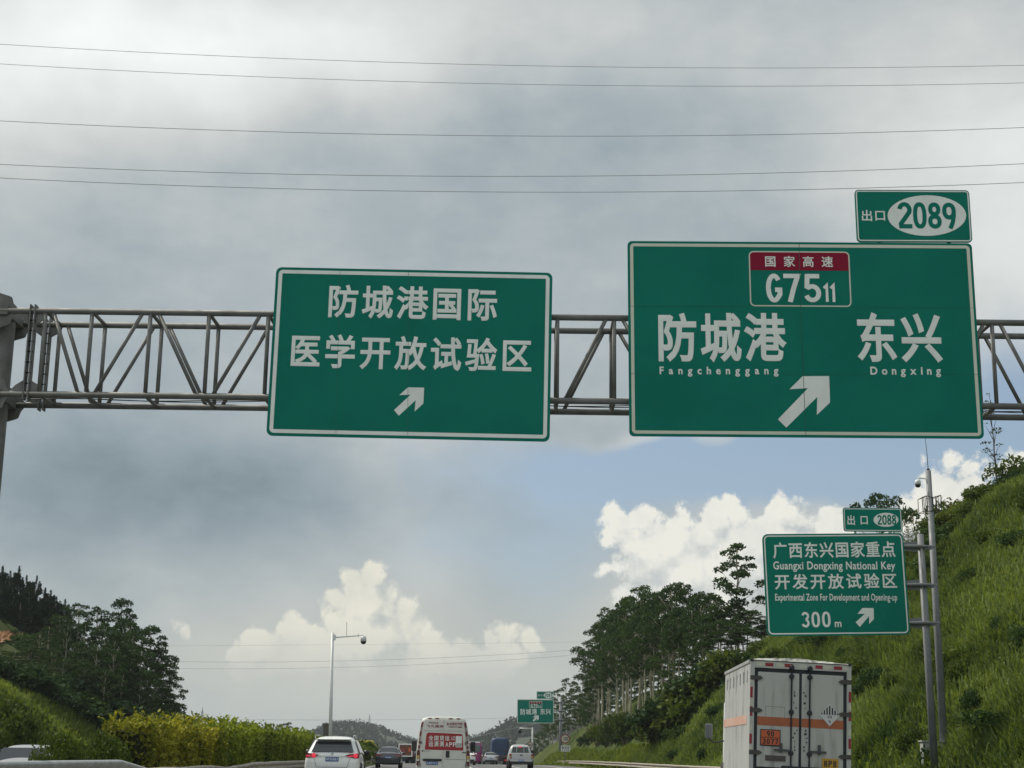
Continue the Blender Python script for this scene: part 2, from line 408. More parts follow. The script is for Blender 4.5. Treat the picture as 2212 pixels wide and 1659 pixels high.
# highway numerals as centre lines in a box 0.52 wide and 1 high (drawn for a stroke of 0.15)
T_ = 0.15; a_ = T_ / 2; Wd = 0.52
STROKES = {
    '0': [(sup(Wd / 2, .5, Wd / 2 - a_, .5 - a_), True)],
    '1': [([(0.10, 0.74), (0.26, 0.90), (0.26, 0.0)], False)],
    '2': [(arc(Wd / 2, .70, Wd / 2 - a_, .30 - a_, 170, -20, 14) + [(0.10, a_ + 0.09), (0.11, a_), (Wd, a_)], False)],
    '3': [(arc(.24, .73, .20, .27 - a_, 165, -85, 12), False), (arc(.24, .28, Wd / 2 - a_ + .02, .28 - a_, 85, -165, 14), False)],
    '5': [([(Wd - .04, 1 - a_), (0.09, 1 - a_), (0.07, .55)] + arc(.24, .32, .205, .32 - a_, 125, -160, 14), False)],
    '7': [([(0.0, 1 - a_), (Wd - a_, 1 - a_), (0.30, .45), (0.19, 0.0)], False)],
    '8': [(sup(Wd / 2, .74, Wd / 2 - a_ - .025, .26 - a_, 24, .9), True), (sup(Wd / 2, .27, Wd / 2 - a_, .27 - a_, 24, .9), True)],
    '9': [(sup(Wd / 2, .68, Wd / 2 - a_, .32 - a_, 26, .9), True), ([(Wd - a_, .66), (Wd - a_ - .01, .48), (Wd - a_ - .06, .25), (Wd - a_ - .17, 0.0)], False)],
    'G': [(arc(Wd / 2, .5, Wd / 2 - a_, .5 - a_, 40, 350, 22)[:-3] + [(Wd - a_, 0.28), (Wd - a_, .44)], False), ([(Wd - .0, .44), (.29, .44)], False)],
}
class Frame:
    """a flat face: origin O (its middle), right R, up U, outward N"""
    def __init__(s, O, R, U): s.O, s.R, s.U = Vector(O), Vector(R).normalized(), Vector(U).normalized(); s.N = s.R.cross(s.U)
    def p(s, x, y, h=0.0): return s.O + s.R * x + s.U * y + s.N * h
    def loc(s, px, py):
        d = ray(px, py); t = (s.O - CAM).dot(s.N) / d.dot(s.N); q = CAM + d * t - s.O
        return q.dot(s.R), q.dot(s.U)
def put_glyph(mb, fr, s, cx, cy, w, h, bold, hh, cjk=True, mi=0):
    v, fs, bb = glyph(s, bold)
    if cjk: ox, oy, sx, sy = 0.5, 0.38, w / 0.93, h / 0.93
    else:
        ox, oy = (bb[0] + bb[2]) / 2, (bb[1] + bb[3]) / 2; sx, sy = w / (bb[2] - bb[0]), h / (bb[3] - bb[1])
    mb.add([fr.p(cx + (a[0] - ox) * sx, cy + (a[1] - oy) * sy, hh + 0.0025 * a[2]) for a in v], fs, mi)
def put_line(mb, fr, s, p0, p1, w, h, bold, hh):
    """characters evenly from centre p0 to centre p1 (photo grid)"""
    a, b = Vector(fr.loc(*p0)), Vector(fr.loc(*p1)); n = len(s)
    k = (Vector(fr.loc(p0[0] + 10, p0[1])) - a).length / 10.0
    for i, ch in enumerate(s):
        q = a.lerp(b, i / max(1, n - 1)); put_glyph(mb, fr, ch, q.x, q.y, w * k, h * k, bold, hh)
def put_latin(mb, fr, s, x0, x1, ytop, ybase, bold, hh, ref='F'):
    """proportional text between x0 and x1 with capitals from ytop to ybase (photo grid)"""
    v, fs, bb = glyph(s, bold); cv = glyph('E', bold)[2]
    a, b = Vector(fr.loc(x0, ybase)), Vector(fr.loc(x1, ybase)); t = Vector(fr.loc(x0, ytop))
    sx = (b - a).length / (bb[2] - bb[0]); sy = (t - a).length / (cv[3] - cv[1])
    ux = (b - a).normalized(); uy = Vector((-ux.y, ux.x))
    vs = []
    for q in v:
        r = a + ux * ((q[0] - bb[0]) * sx) + uy * ((q[1] - cv[1]) * sy); vs.append(fr.p(r.x, r.y, hh + 0.0025 * q[2]))
    mb.add(vs, fs)
def put_stroke(mb, fr, ch, x0, y0, x1, y1, hh, thick=T_):
    """numeral drawn with flat strokes into the local box x0..x1, y0..y1"""
    sx, sy = (x1 - x0) / Wd, (y1 - y0)
    if ch == '1': sx = (x1 - x0) / 0.26; off = 0.075
    else: off = 0.0
    for si, (pts, closed) in enumerate(STROKES[ch]):
        n = len(pts); P2 = [Vector(p) for p in pts]; L, Rr = [], []
        for i in range(n):
            a = P2[(i - 1) % n] if (closed or i > 0) else P2[i]; b = P2[(i + 1) % n] if (closed or i < n - 1) else P2[i]
            t1 = (P2[i] - a).normalized() if (P2[i] - a).length > 1e-6 else (b - P2[i]).normalized()
            t2 = (b - P2[i]).normalized() if (b - P2[i]).length > 1e-6 else t1
            n1, n2 = Vector((-t1.y, t1.x)), Vector((-t2.y, t2.x)); m = (n1 + n2)
            m = m.normalized() if m.length > 1e-6 else n1
            k = thick / 2 / max(0.45, m.dot(n1)); L.append(P2[i] + m * k); Rr.append(P2[i] - m * k)
        z = hh + 0.001 * si
        vs = [fr.p(x0 + (q.x - off) * sx, y0 + q.y * sy, z) for q in L + Rr]
        e = n if closed else n - 1
        mb.add(vs, [(i, n + i, n + (i + 1) % n, (i + 1) % n) for i in range(e)])
def put_num(mb, fr, ch, px0, py0, px1, py1, hh, thick=T_):
    a = fr.loc((px0 + px1) / 2, py1); b = fr.loc((px0 + px1) / 2, py0)
    l = fr.loc(px0, (py0 + py1) / 2); r = fr.loc(px1, (py0 + py1) / 2)
    put_stroke(mb, fr, ch, l[0], a[1], r[0], b[1], hh, thick)
def rrect(w, h, r, n=5):
    o = []
    for (cx, cy, a0) in ((w / 2 - r, h / 2 - r, 0), (-w / 2 + r, h / 2 - r, 90), (-w / 2 + r, -h / 2 + r, 180), (w / 2 - r, -h / 2 + r, 270)):
        o += [(cx + r * math.cos(R_(a0 + 90 * i / n)), cy + r * math.sin(R_(a0 + 90 * i / n))) for i in range(n + 1)]
    return o
def put_plate(mb, fr, w, h, r, hh, thick, cx=0, cy=0, mi=0):
    pts = [fr.p(cx + x, cy + y, hh) for x, y in rrect(w, h, r)]; mb.poly(pts, fr.N * -thick, mi)
def put_ring(mb, fr, w, h, r, t, hh, cx=0, cy=0):
    a = rrect(w, h, r); b = rrect(w - 2 * t, h - 2 * t, max(0.005, r - t)); n = len(a)
    mb.add([fr.p(cx + x, cy + y, hh) for x, y in a + b], [(i, (i + 1) % n, n + (i + 1) % n, n + i) for i in range(n)])
def put_flat(mb, fr, pix, hh):
    mb.poly([fr.p(*fr.loc(*q), hh) for q in pix])
def ellipse_pts(cx, cy, rx, ry, n=40): return [(cx + rx * math.cos(2 * math.pi * i / n), cy - ry * math.sin(2 * math.pi * i / n)) for i in range(n)]
def fit_frame(tl, tr, br, bl, Y, K=0.0, X0=0.0):
    """best upright rectangle through four photo points on the plane y = Y - K (x - X0)"""
    def hit(q):
        d = ray(*q); return CAM + d * ((Y + K * X0) / (d.y + K * d.x))
    a, b, c, d = (hit(q) for q in (tl, tr, br, bl))
    O = (a + b + c + d) / 4; R = ((b - a) + (c - d)).normalized(); N = Vector((-K, -1, 0)).normalized(); U = N.cross(R)
    w = ((b - a).length + (c - d).length) / 2; h = ((a - d).length + (b - c).length) / 2
    return Frame(O, R, U), w, h

# ------------------------------------------------------------------ ground
def zr(y):
    """height of the road: level, then over a gentle brow"""
    if y < 120: return 0.0
    if y < 330: return -5.7e-5 * (y - 120) ** 2
    return max(-11.0, -5.7e-5 * 210 ** 2 - 0.024 * (y - 330))
SL_R, TOE_R, SL_L, TOE_L = 0.98, 13.4, 0.60, -22.5
_rt = []
for (px, py) in [(2330, 985), (2212, 1040), (2171, 1045), (2136, 1053), (2095, 1077), (2066, 1099), (2030, 1132), (2019, 1141), (1900, 1218), (1780, 1302), (1650, 1392)]:
    d = ray(px, py); tx, tz = d.x / d.y, d.z / d.y
    y = (1.25 + SL_R * TOE_R) / (SL_R * tx - tz); _rt.append((y, 1.25 + tz * y - 0.9))
_rt.sort(); _rt = [(-60.0, _rt[0][1])] + [q for q in _rt if q[0] < 112] + [(125, 8.3), (160, 8.0), (200, 6.5), (260, 3.5), (320, 0.0), (5000, 0.0)]
RY, RH = [q[0] for q in _rt], [q[1] for q in _rt]
rng0 = np.random.RandomState(3)
_wv = [(rng0.uniform(.12, .9), rng0.uniform(0, 6.28), rng0.uniform(0, 6.28)) for _ in range(14)]
def bumpy(x, y):
    return sum(math.sin(k * (x * math.cos(a) + y * math.sin(a)) + ph) / (1 + 3 * k) for k, a, ph in _wv) * 0.35
def softmin(a, b, k=1.2):
    h = max(0.0, min(1.0, 0.5 + 0.5 * (b - a) / k)); return b * (1 - h) + a * h - k * h * (1 - h)
def terr(x, y):
    z = zr(y)
    if x > TOE_R:
        d = x - TOE_R; H = float(np.interp(y, RY, RH))
        z += max(0.0, softmin(d * SL_R, H + 0.03 * d, min(1.6, max(0.05, H * .3)))) + bumpy(x, y) * min(1, d / 3) * (1 if y < 330 else 0.2)
    elif x < TOE_L:
        d = TOE_L - x; H = float(np.interp(y, (-60, 150, 178, 215, 260), (14, 13.5, 11, 1.5, 0)))
        z += max(0.0, softmin(d * SL_L, H + 0.10 * max(0, d - 20), min(1.6, max(0.05, H * .3)))) + bumpy(x, y) * min(1, d / 3) * (1 if y < 330 else 0.2)
    elif -9.2 < x < -6.3: z += 0.10
    return z
def ground():
    xs = sorted(set(list(np.arange(-70, 70.1, 1.0)) + [-9.21, -9.19, -6.31, -6.29] + [-3500, -1800, -900, -500, -300, -180, -120, -90, 90, 120, 180, 300, 500, 900, 1800, 3500]))
    ys = sorted(list(np.arange(-40, 340, 2.0)) + [-3500, -1500, -600, -250, -100, 360, 400, 450, 520, 600, 700, 850, 1000, 1300, 1800, 2600, 4000])
    nx = len(xs); v = [(x, y, terr(x, y) - 0.02) for y in ys for x in xs]
    f = [(j * nx + i, j * nx + i + 1, (j + 1) * nx + i + 1, (j + 1) * nx + i) for j in range(len(ys) - 1) for i in range(nx - 1)]
    mb = MB(); mb.add(v, f)
    m = mat('ground_grass', (0.05, 0.075, 0.018), 0.95); g = NG(m.node_tree); b = g.n['Principled BSDF']
    geo = g.n.new('ShaderNodeNewGeometry')
    n1 = g.noise(geo.outputs['Position'], 0.16, 5.0, 0.6).outputs['Fac']; n2 = g.noise(geo.outputs['Position'], 1.6, 6.0, 0.65).outputs['Fac']
    c = g.mix(g.ramp(n1, 0.35, 0.65), c4((0.026, 0.048, 0.010)), c4((0.062, 0.075, 0.018)))
    c = g.mix(g.ramp(n2, 0.5, 0.75, 0, 0.7), c, c4((0.055, 0.048, 0.022)))
    g.l.new(c, b.inputs['Base Color']); b.inputs['Specular IOR Level'].default_value = 0.1
    bp = g.n.new('ShaderNodeBump'); bp.inputs['Strength'].default_value = 0.8; bp.inputs['Distance'].default_value = 0.3
    g.l.new(n2, bp.inputs['Height']); g.l.new(bp.outputs[0], b.inputs['Normal'])
    return struct(mb.build('ground', m, smooth=True))
ground()
M_asph = mat('asphalt', (0.10, 0.10, 0.10), 0.85, noise=(0.5, 0.6, (0.075, 0.075, 0.076)), bump=(30, 0.15))
M_line = mat('road_paint', (0.55, 0.54, 0.48), 0.7, noise=(3, 0.5, (0.40, 0.39, 0.35)))
def ribbon(mb, x0, x1, y0, y1, h, curve=None, step=4.0):
    n = max(1, int((y1 - y0) / step)); c = curve or (lambda y: 0.0); vs = []
    for i in range(n + 1):
        y = y0 + (y1 - y0) * i / n; z = zr(y) + h; vs += [(x0 + c(y), y, z), (x1 + c(y), y, z)]
    mb.add(vs, [(2 * i, 2 * i + 1, 2 * i + 3, 2 * i + 2) for i in range(n)])
mb = MB(); ribbon(mb, -6.28, 11.9, -40, 700, 0.02); struct(mb.build('road', M_asph))
mb = MB(); ribbon(mb, -21.6, -9.22, -40, 700, 0.02); struct(mb.build('opposite_road', M_asph))
mb = MB()
ribbon(mb, -5.75, -5.58, -40, 420, 0.024); ribbon(mb, 9.3, 9.5, -40, 420, 0.024)
for y in np.arange(-20, 420, 15.0):
    ribbon(mb, -2.08, -1.92, y, y + 6, 0.024, step=3); ribbon(mb, 1.72, 1.88, y + 4, y + 10, 0.024, step=3)
for y in np.arange(-20, 420, 9.0): ribbon(mb, 5.4, 5.75, y, y + 3, 0.024, step=3)
ribbon(mb, -21.0, -20.83, -40, 420, 0.024); ribbon(mb, -10.0, -9.83, -40, 420, 0.024)
for y in np.arange(-20, 420, 15.0): ribbon(mb, -13.7, -13.54, y, y + 6, 0.024, step=3); ribbon(mb, -17.4, -17.24, y, y + 6, 0.024, step=3)
struct(mb.build('lane_markings', M_line))
# bare orange earth on the left hill
def soil():
    v = []; rg = np.random.RandomState(5); XS = np.linspace(-40, 92, 34); k = 8
    for i, px in enumerate(XS):
        for j in range(k):
            lo = 1393 - 4 * math.sin(px * .06); hi = 1366 + 7 * (px / 92) ** 2 + 2 * math.sin(px * .2)
            d = ray(px, lo + (hi - lo) * j / (k - 1)); y = 112.0
            while y < 190 and 1.25 + d.z / d.y * y > terr(d.x / d.y * y, y): y += .25
            v.append((d.x / d.y * y, y - .25, 1.25 + d.z / d.y * y + .15 + rg.uniform(-.06, .06)))
    f = [(i * k + j, (i + 1) * k + j, (i + 1) * k + j + 1, i * k + j + 1) for i in range(len(XS) - 1) for j in range(k - 1)]
    m = MB(); m.add(v, f); struct(m.build('bare_earth_bank', mat('orange_earth', (0.30, 0.13, 0.045), 0.95, noise=(0.6, 0.8, (0.12, 0.07, 0.035)), bump=(2, 0.6))))
soil()

# ------------------------------------------------------------------ sign gantry across the carriageway
GY = 26.0; GD = 0.87; GK = 0.0437
GX0 = P(300, 674, GY).x; GA = math.atan(GK)
ZT = P(300, 674.5, GY).z; ZB = P(300, 854.5, GY).z
def gx(px, bottom=True):                      # lateral place of a truss node seen at photo column px on the front lower chord
    d = ray(px, 858); t = (GY + GK * GX0) / (d.y + GK * d.x); return GX0 + (d.x * t - GX0) / math.cos(GA)
XL = gx(-30); XR = 13.9
gantry = thing('sign_gantry', 'grey steel tube truss gantry spanning the road and carrying the two big green signs', 'sign gantry', (XL, GY + GD / 2, 0))
def gb(mb, name, m=M_steel, smooth=True): return mb.build(name, m, gantry, world=True, smooth=smooth)
for x, name in ((XL, 'column'), (XR, 'column')):
    mb = MB(); yc = GY + GD / 2
    mb.lathe([(0.235, 0.0), (0.235, ZT + 0.20), (0.20, ZT + 0.24), (0.05, ZT + 0.26)], (x, yc, 0), 24); col = gb(mb, name)
    mb = MB(); mb.box((x, yc, 0.03), (0.8, 0.8, 0.06)); 
    for a in range(4):
        w = R_(45 + 90 * a); mb.box((x + 0.30 * math.cos(w), yc + 0.30 * math.sin(w), 0.16), (0.2, 0.015, 0.2), Matrix.Rotation(w, 3, 'Z'))
    mb.build('base_plate', M_steel, col, world=True)
xc0 = gx(44)                                   # flanged joint beside the left column
for (y, z) in ((GY, ZT), (GY, ZB), (GY + GD, ZT), (GY + GD, ZB)):
    mb = MB(); mb.tube((XL - 0.1, y, z), (XR + 0.1, y, z), 0.055, n=14); gb(mb, 'chord')
    # gusset plates at the column
    for s in (1, -1):
        for x, q in ((XL, 1), (XR, -1)):
            mb = MB(); mb.poly([(x, y - 0.008, z + s * 0.05), (x + q * 0.38, y - 0.008, z + s * 0.05), (x + q * 0.33, y - 0.008, z + s * 0.12), (x + q * 0.29, y - 0.008, z + s * 0.24), (x + q * 0.25, y - 0.008, z + s * 0.26), (x, y - 0.008, z + s * 0.34)], (0, 0.016, 0))
            gb(mb, 'gusset_plate', smooth=False)
# bracket box joining the chords to the column
for z in (ZT, ZB):
    for x, q in ((XL, 1), (XR, -1)):
        mb = MB(); mb.box((x, GY + GD / 2, z), (0.5, GD + 0.1, 0.16)); gb(mb, 'cross_head', smooth=False)
for yy in (GY, GY + GD):                       # bolted flange bars
    mb = MB(); bo = MB()
    for dx in (-0.025, 0.025):
        mb.box((xc0 + dx * 1.6 + 0.1, yy, (ZT + ZB) / 2), (0.022, 0.16, ZT - ZB + 0.2))
        for k in range(7):
            z = ZB + 0.18 + k * (ZT - ZB - 0.36) / 6
            bo.tube((xc0 + 0.1 - 0.062, yy - 0.05, z), (xc0 + 0.1 + 0.062, yy - 0.05, z), 0.012, n=6)
    for z, q in ((ZT, -1), (ZB, 1)):
        mb.poly([(xc0 + .16, yy - .01, z + q * .05), (xc0 + .36, yy - .01, z + q * .05), (xc0 + .30, yy - .01, z + q * .16), (xc0 + .16, yy - .01, z + q * .24)], (0, .02, 0))
        mb.poly([(xc0 + .02, yy - .01, z + q * .05), (xc0 - .20, yy - .01, z + q * .05), (xc0 - .10, yy - .01, z + q * .16), (xc0 + .02, yy - .01, z + q * .24)], (0, .02, 0))
    fl = gb(mb, 'flange', smooth=False); bo.build('bolt_row', M_bolt, fl, world=True)
nodes = [(83, 0), (185, 0), (313, 1), (441, 0), (571, 1), (699, 0), (827, 1), (955, 0), (1081, 1), (1203, 0), (1327, 1)]
k6 = (2152 - 1327) / 6.0
nodes += [(1327 + k6 * i, i % 2 == 0) for i in range(1, 7)]
k6 = 118.0
nodes += [(2152 + k6 * i, i % 2 == 0) for i in range(1, 6)]
NX = [(gx(p), t) for p, t in nodes]
NX[0] = (NX[0][0], 1)
for yy in (GY, GY + GD):
    for x, t in NX:
        mb = MB(); mb.tube((x, yy, ZB), (x, yy, ZT), 0.036, n=10); gb(mb, 'upright')
    for (xa, ta), (xb, tb) in zip(NX, NX[1:]):
        if ta == tb: continue
        s = 0.13
        mb = MB(); mb.tube((xa + s, yy, ZT if ta else ZB), (xb - s, yy, ZT if tb else ZB), 0.034, n=10); gb(mb, 'diagonal')
for x, t in NX:
    for z in (ZT, ZB):
        mb = MB(); mb.tube((x, GY, z), (x, GY + GD, z), 0.032, n=8); gb(mb, 'cross_strut')
mb = MB()
for k, (dy, dz) in enumerate(((0.35, 0.035), (0.45, 0.07))):
    n = 40; pts = []
    for i in range(n + 1):
        x = XL + 0.5 + (XR - XL - 1) * i / n; pts.append((x, GY + dy + 0.2, ZB + dz + 0.02 * math.sin(i * 0.9 + k)))
    mb.path(pts, 0.009, 5)
gb(mb, 'loose_cable', M_bolt)
_c = Matrix.Translation((GX0, GY, 0)) @ Matrix.Rotation(-GA, 4, 'Z') @ Matrix.Translation((-GX0, -GY, 0)) @ gantry.matrix_basis
gantry.location = _c.to_translation(); gantry.rotation_euler = (0, 0, -GA)      # the whole gantry stands slightly askew to the road

# ------------------------------------------------------------------ big signs on the gantry
def zz(sc, ox, oy): return lambda x, y: ((ox + x / sc) * 0.54004, (oy + y / sc) * 0.54004)
def sign_backing(root, fr, w, h, name='mounting_frame'):
    mb = MB()
    for x in (-w * .36, -w * .12, w * .12, w * .36):
        a = [fr.p(x - .03, -h / 2 + .1, -.03), fr.p(x + .03, -h / 2 + .1, -.03), fr.p(x + .03, h / 2 - .1, -.03), fr.p(x - .03, h / 2 - .1, -.03)]
        mb.poly(a, fr.N * -0.06)
    for y in (-h * .35, 0, h * .35):
        a = [fr.p(-w / 2 + .1, y - .03, -.09), fr.p(w / 2 - .1, y - .03, -.09), fr.p(w / 2 - .1, y + .03, -.09), fr.p(-w / 2 + .1, y + .03, -.09)]
        mb.poly(a, fr.N * -0.04)
    return mb.build(name, M_signback, root, world=True)
# left sign
fr, w, h = fit_frame((595, 576), (1193, 590), (1188, 953), (577, 941.5), GY - 0.26, GK, GX0)
sl = thing('direction_sign', 'green road sign naming the international medical zone, left of the two on the gantry', 'road sign', fr.p(0, -h / 2))
z2 = zz(1.7015, 1000, 1000)
mb = MB(); put_plate(mb, fr, w, h, .10, 0, .028); mb.build('panel', M_green, sl, world=True)
mb = MB(); put_ring(mb, fr, w - .096, h - .096, .075, .064, .004); mb.build('border', M_white, sl, world=True)
mb = MB(); put_line(mb, fr, '防城港国际', z2(632, 348), z2(1578, 370), 64, 71, .022, .004); mb.build('lettering', M_white, sl, world=True)
mb = MB(); put_line(mb, fr, '医学开放试验区', z2(374, 686), z2(1813, 718), 64, 72, .022, .004); mb.build('lettering', M_white, sl, world=True)
mb = MB(); put_flat(mb, fr, [z2(*q) for q in [(1075, 935), (1185, 937), (1180, 1045), (1120, 1100), (1128, 1022), (1013, 1128), (980, 1090), (1093, 985), (1016, 988)]], .004); mb.build('arrow', M_white, sl, world=True)
mb = MB()
for px in (1078, ): mb.poly([fr.p(*fr.loc(*z2(px - 1.2, 150)), .0075), fr.p(*fr.loc(*z2(px + 1.2, 150)), .0075), fr.p(*fr.loc(*z2(px - 4 + 1.2, 1260)), .0075), fr.p(*fr.loc(*z2(px - 4 - 1.2, 1260)), .0075)])
mb.poly([fr.p(*fr.loc(*z2(612, 140)), .0075), fr.p(*fr.loc(*z2(614, 140)), .0075), fr.p(*fr.loc(*z2(586, 1250)), .0075), fr.p(*fr.loc(*z2(584, 1250)), .0075)])
mb.build('panel_seam', mat('seam_light', (0.02, 0.10, 0.075), 0.7), sl, world=True)
sign_backing(sl, fr, w, h)
# right sign
fr, w, h = fit_frame((1356, 520), (2101, 526), (2124, 947), (1359, 942.5), GY - 0.26, GK, GX0)
sr = thing('direction_sign', 'larger green gantry sign with red topped shield and exit number panel on top', 'road sign', fr.p(0, -h / 2))
z3 = zz(1.3042, 2400, 700)
mb = MB(); put_plate(mb, fr, w, h, .08, 0, .028); mb.build('panel', M_green, sr, world=True)
mb = MB(); put_ring(mb, fr, w - .085, h - .085, .07, .055, .004); mb.build('border', M_cream, sr, world=True)
mb = MB(); put_line(mb, fr, '防城港', z3(400, 846), z3(860, 846), 83, 104, .026, .004); mb.build('lettering', M_white, sr, world=True)
mb = MB(); put_line(mb, fr, '东兴', z3(1442, 848), z3(1676, 848), 84, 106, .026, .004); mb.build('lettering', M_white, sr, world=True)
def latin_spaced(mb, fr, s, cx0, cx1, ytop, ybase, z, bold):
    """letters spaced out evenly, each at its own width"""
    ws = []
    for ch in s: v, f, bb = glyph(ch, bold); ws.append(bb[2] - bb[0])
    cap = glyph('E', bold)[2]; p0 = fr.loc(*z(cx0, ybase)); p1 = fr.loc(*z(cx1, ybase)); t = fr.loc(*z(cx0, ytop))
    sc = (t[1] - p0[1]) / (cap[3] - cap[1]); tot = sum(ws) * sc * .92; gap = (p1[0] - p0[0] - tot) / (len(s) - 1); x = p0[0]
    for ch, wd in zip(s, ws):
        v, f, bb = glyph(ch, bold); fy = (x - p0[0]) / (p1[0] - p0[0])
        y = p0[1] + (p1[1] - p0[1]) * fy
        mb.add([fr.p(x + (q[0] - bb[0]) * sc * .92, y + (q[1] - cap[1]) * sc, .004 + .0025 * q[2]) for q in v], f); x += wd * sc * .92 + gap
mb = MB(); latin_spaced(mb, fr, 'Fangchenggang', 311, 931, 1000, 1040, z3, .030); mb.build('lettering', M_white, sr, world=True)
mb = MB(); latin_spaced(mb, fr, 'Dongxing', 1411, 1779, 1000, 1042, z3, .030); mb.build('lettering', M_white, sr, world=True)
mb = MB(); put_flat(mb, fr, [z3(*q) for q in [(1057, 1050), (1195, 1049), (1200, 1187), (1131, 1252), (1133, 1158), (972, 1318), (928, 1275), (1085, 1112), (988, 1118)]], .004); mb.build('arrow', M_white, sr, world=True)
def shield(root, fr, z, x0, y0, x1, y1, yband, hz, line, text_c, hw, nums, thick=.15):
    """route shield: outline, red band, four characters, number"""
    a, b = fr.loc(*z(x0, y1)), fr.loc(*z(x1, y0)); cx, cy, ww, hh = (a[0] + b[0]) / 2, (a[1] + b[1]) / 2, b[0] - a[0], b[1] - a[1]
    m1 = MB(); put_ring(m1, fr, ww, hh, .06 * hh / .7, line, .0045, cx, cy); rt = m1.build('route_shield', M_cream, root, world=True)
    yb = fr.loc(*z((x0 + x1) / 2, yband))[1]; m1 = MB(); iw = ww - 2 * line - .002
    top = cy + hh / 2 - line - .001; r = .03 * hh / .7
    pts = [(cx - iw / 2, yb), (cx + iw / 2, yb), (cx + iw / 2, top - r), (cx + iw / 2 - r, top), (cx - iw / 2 + r, top), (cx - iw / 2, top - r)]
    m1.poly([fr.p(x, y, .0045) for x, y in pts]); m1.build('red_band', M_red, rt, world=True)
    m1 = MB(); put_line(m1, fr, '国家高速', text_c[0], text_c[1], hw, hw, .016, .0065); m1.build('lettering', M_white, rt, world=True)
    m1 = MB()
    for ch, q in nums: put_num(m1, fr, ch, *z(q[0], q[1]), *z(q[2], q[3]), .0045, thick)
    m1.build('route_number', M_white, rt, world=True)
shield(sr, fr, z3, 783, 400, 1300, 685, 498, .7, .022, (z3(888, 451), z3(1185, 453)), 24,
       [('G', (866, 515, 950, 665)), ('7', (958, 516, 1045, 663)), ('5', (1068, 517, 1152, 664)), ('1', (1166, 566, 1191, 662)), ('1', (1201, 566, 1226, 663))], .155)
mb = MB()
def seam(mb, fr, z, a, b, t=.004, hh=.0075):
    p, q = Vector(fr.loc(*z(*a))), Vector(fr.loc(*z(*b))); n = (q - p).normalized(); n = Vector((-n.y, n.x)) * t
    mb.poly([fr.p(p.x + n.x, p.y + n.y, hh), fr.p(p.x - n.x, p.y - n.y, hh), fr.p(q.x - n.x, q.y - n.y, hh), fr.p(q.x + n.x, q.y + n.y, hh)])
seam(mb, fr, z3, (1038, 350), (1046, 690)); seam(mb, fr, z3, (1046, 690), (1074, 1370)); seam(mb, fr, z3, (155, 684), (780, 686), .0025); seam(mb, fr, z3, (1305, 690), (1960, 694), .0025)
seam(mb, fr, z3, (160, 1036), (305, 1037), .0025); seam(mb, fr, z3, (935, 1037), (1408, 1038), .0025); seam(mb, fr, z3, (1785, 1039), (1975, 1041), .0025)
mb.build('panel_seam', M_seam, sr, world=True)
sign_backing(sr, fr, w, h)
def exit_panel(root, fr0, z, corners, line, inset, rad, chars, hw, ell, digits, mborder, Y, K=0.0, X0=0.0):
    ff, w2, h2 = fit_frame(*[z(*q) for q in corners], Y, K, X0)
    m1 = MB(); put_plate(m1, ff, w2, h2, rad, 0, .028); pr = m1.build('exit_panel', M_green, root, world=True)
    m1 = MB(); put_ring(m1, ff, w2 - inset * 2, h2 - inset * 2, rad * .8, line, .004); m1.build('border', mborder, pr, world=True)
    m1 = MB()
    for ch, q in zip('出口', chars):
        c = ff.loc(*z(*q)); c2 = ff.loc(*z(q[0] + 10, q[1])); k = (c2[0] - c[0]) / 10
        put_glyph(m1, ff, ch, c[0], c[1], hw[0] * k, hw[1] * k, .018, .004)
    m1.build('lettering', mborder, pr, world=True)
    m1 = MB(); put_flat(m1, ff, [z(*q) for q in ellipse_pts(*ell)], .004); m1.build('number_oval', M_white, pr, world=True)
    m1 = MB()
    for ch, q in digits: put_num(m1, ff, ch, *z(q[0], q[1]), *z(q[2], q[3]), .008, .165)
    m1.build('exit_number', M_green, pr, world=True)
    m1 = MB()
    for x in (-w2 * .3, w2 * .3): m1.poly([ff.p(x - .03, -h2 / 2 - .25, -.03), ff.p(x + .03, -h2 / 2 - .25, -.03), ff.p(x + .03, h2 / 2 - .08, -.03), ff.p(x - .03, h2 / 2 - .08, -.03)], ff.N * -.05)
    m1.build('support_bar', M_signback, pr, world=True)
exit_panel(sr, fr, z3, [(1330, 76), (1926, 80), (1943, 351), (1338, 350)], .020, .018, .07, [(1392, 212), (1461, 211)], (60, 60), (1705, 212, 205, 106),
           [('2', (1553, 143, 1626, 278)), ('0', (1634, 144, 1702, 279)), ('8', (1711, 145, 1779, 279)), ('9', (1787, 146, 1856, 280))], M_white, GY - 0.26, GK, GX0)

# ------------------------------------------------------------------ sign on a post, 300 m
Y3 = 45.0
z7 = zz(1.8436, 2800, 1800)
fr, w, h = fit_frame(z7(458, 620), z7(1501, 612), z7(1548, 1362), z7(495, 1373), Y3 - 0.30)
pb = P(*z7(1688, 1655), Y3); ptp = P(*z7(1624, 622), Y3)
px_ = pb.x + (pb.x - ptp.x) / (ptp.z - pb.z) * pb.z
s3 = thing('direction_sign', 'green exit sign reading 300 m on a grey post beside the slope', 'road sign', (px_, Y3, 0))
mb = MB(); put_plate(mb, fr, w, h, .17, 0, .03); mb.build('panel', M_green, s3, world=True)
mb = MB(); put_ring(mb, fr, w - .09, h - .09, .13, .036, .005); mb.build('border', M_white, s3, world=True)
mb = MB(); put_line(mb, fr, '广西东兴国家重点', z7(590, 740), z7(1388, 732), 29.5, 33, .018, .005); mb.build('lettering', M_white, s3, world=True)
mb = MB(); put_line(mb, fr, '开发开放试验区', z7(606, 972), z7(1396, 964), 32, 31.5, .018, .005); mb.build('lettering', M_white, s3, world=True)
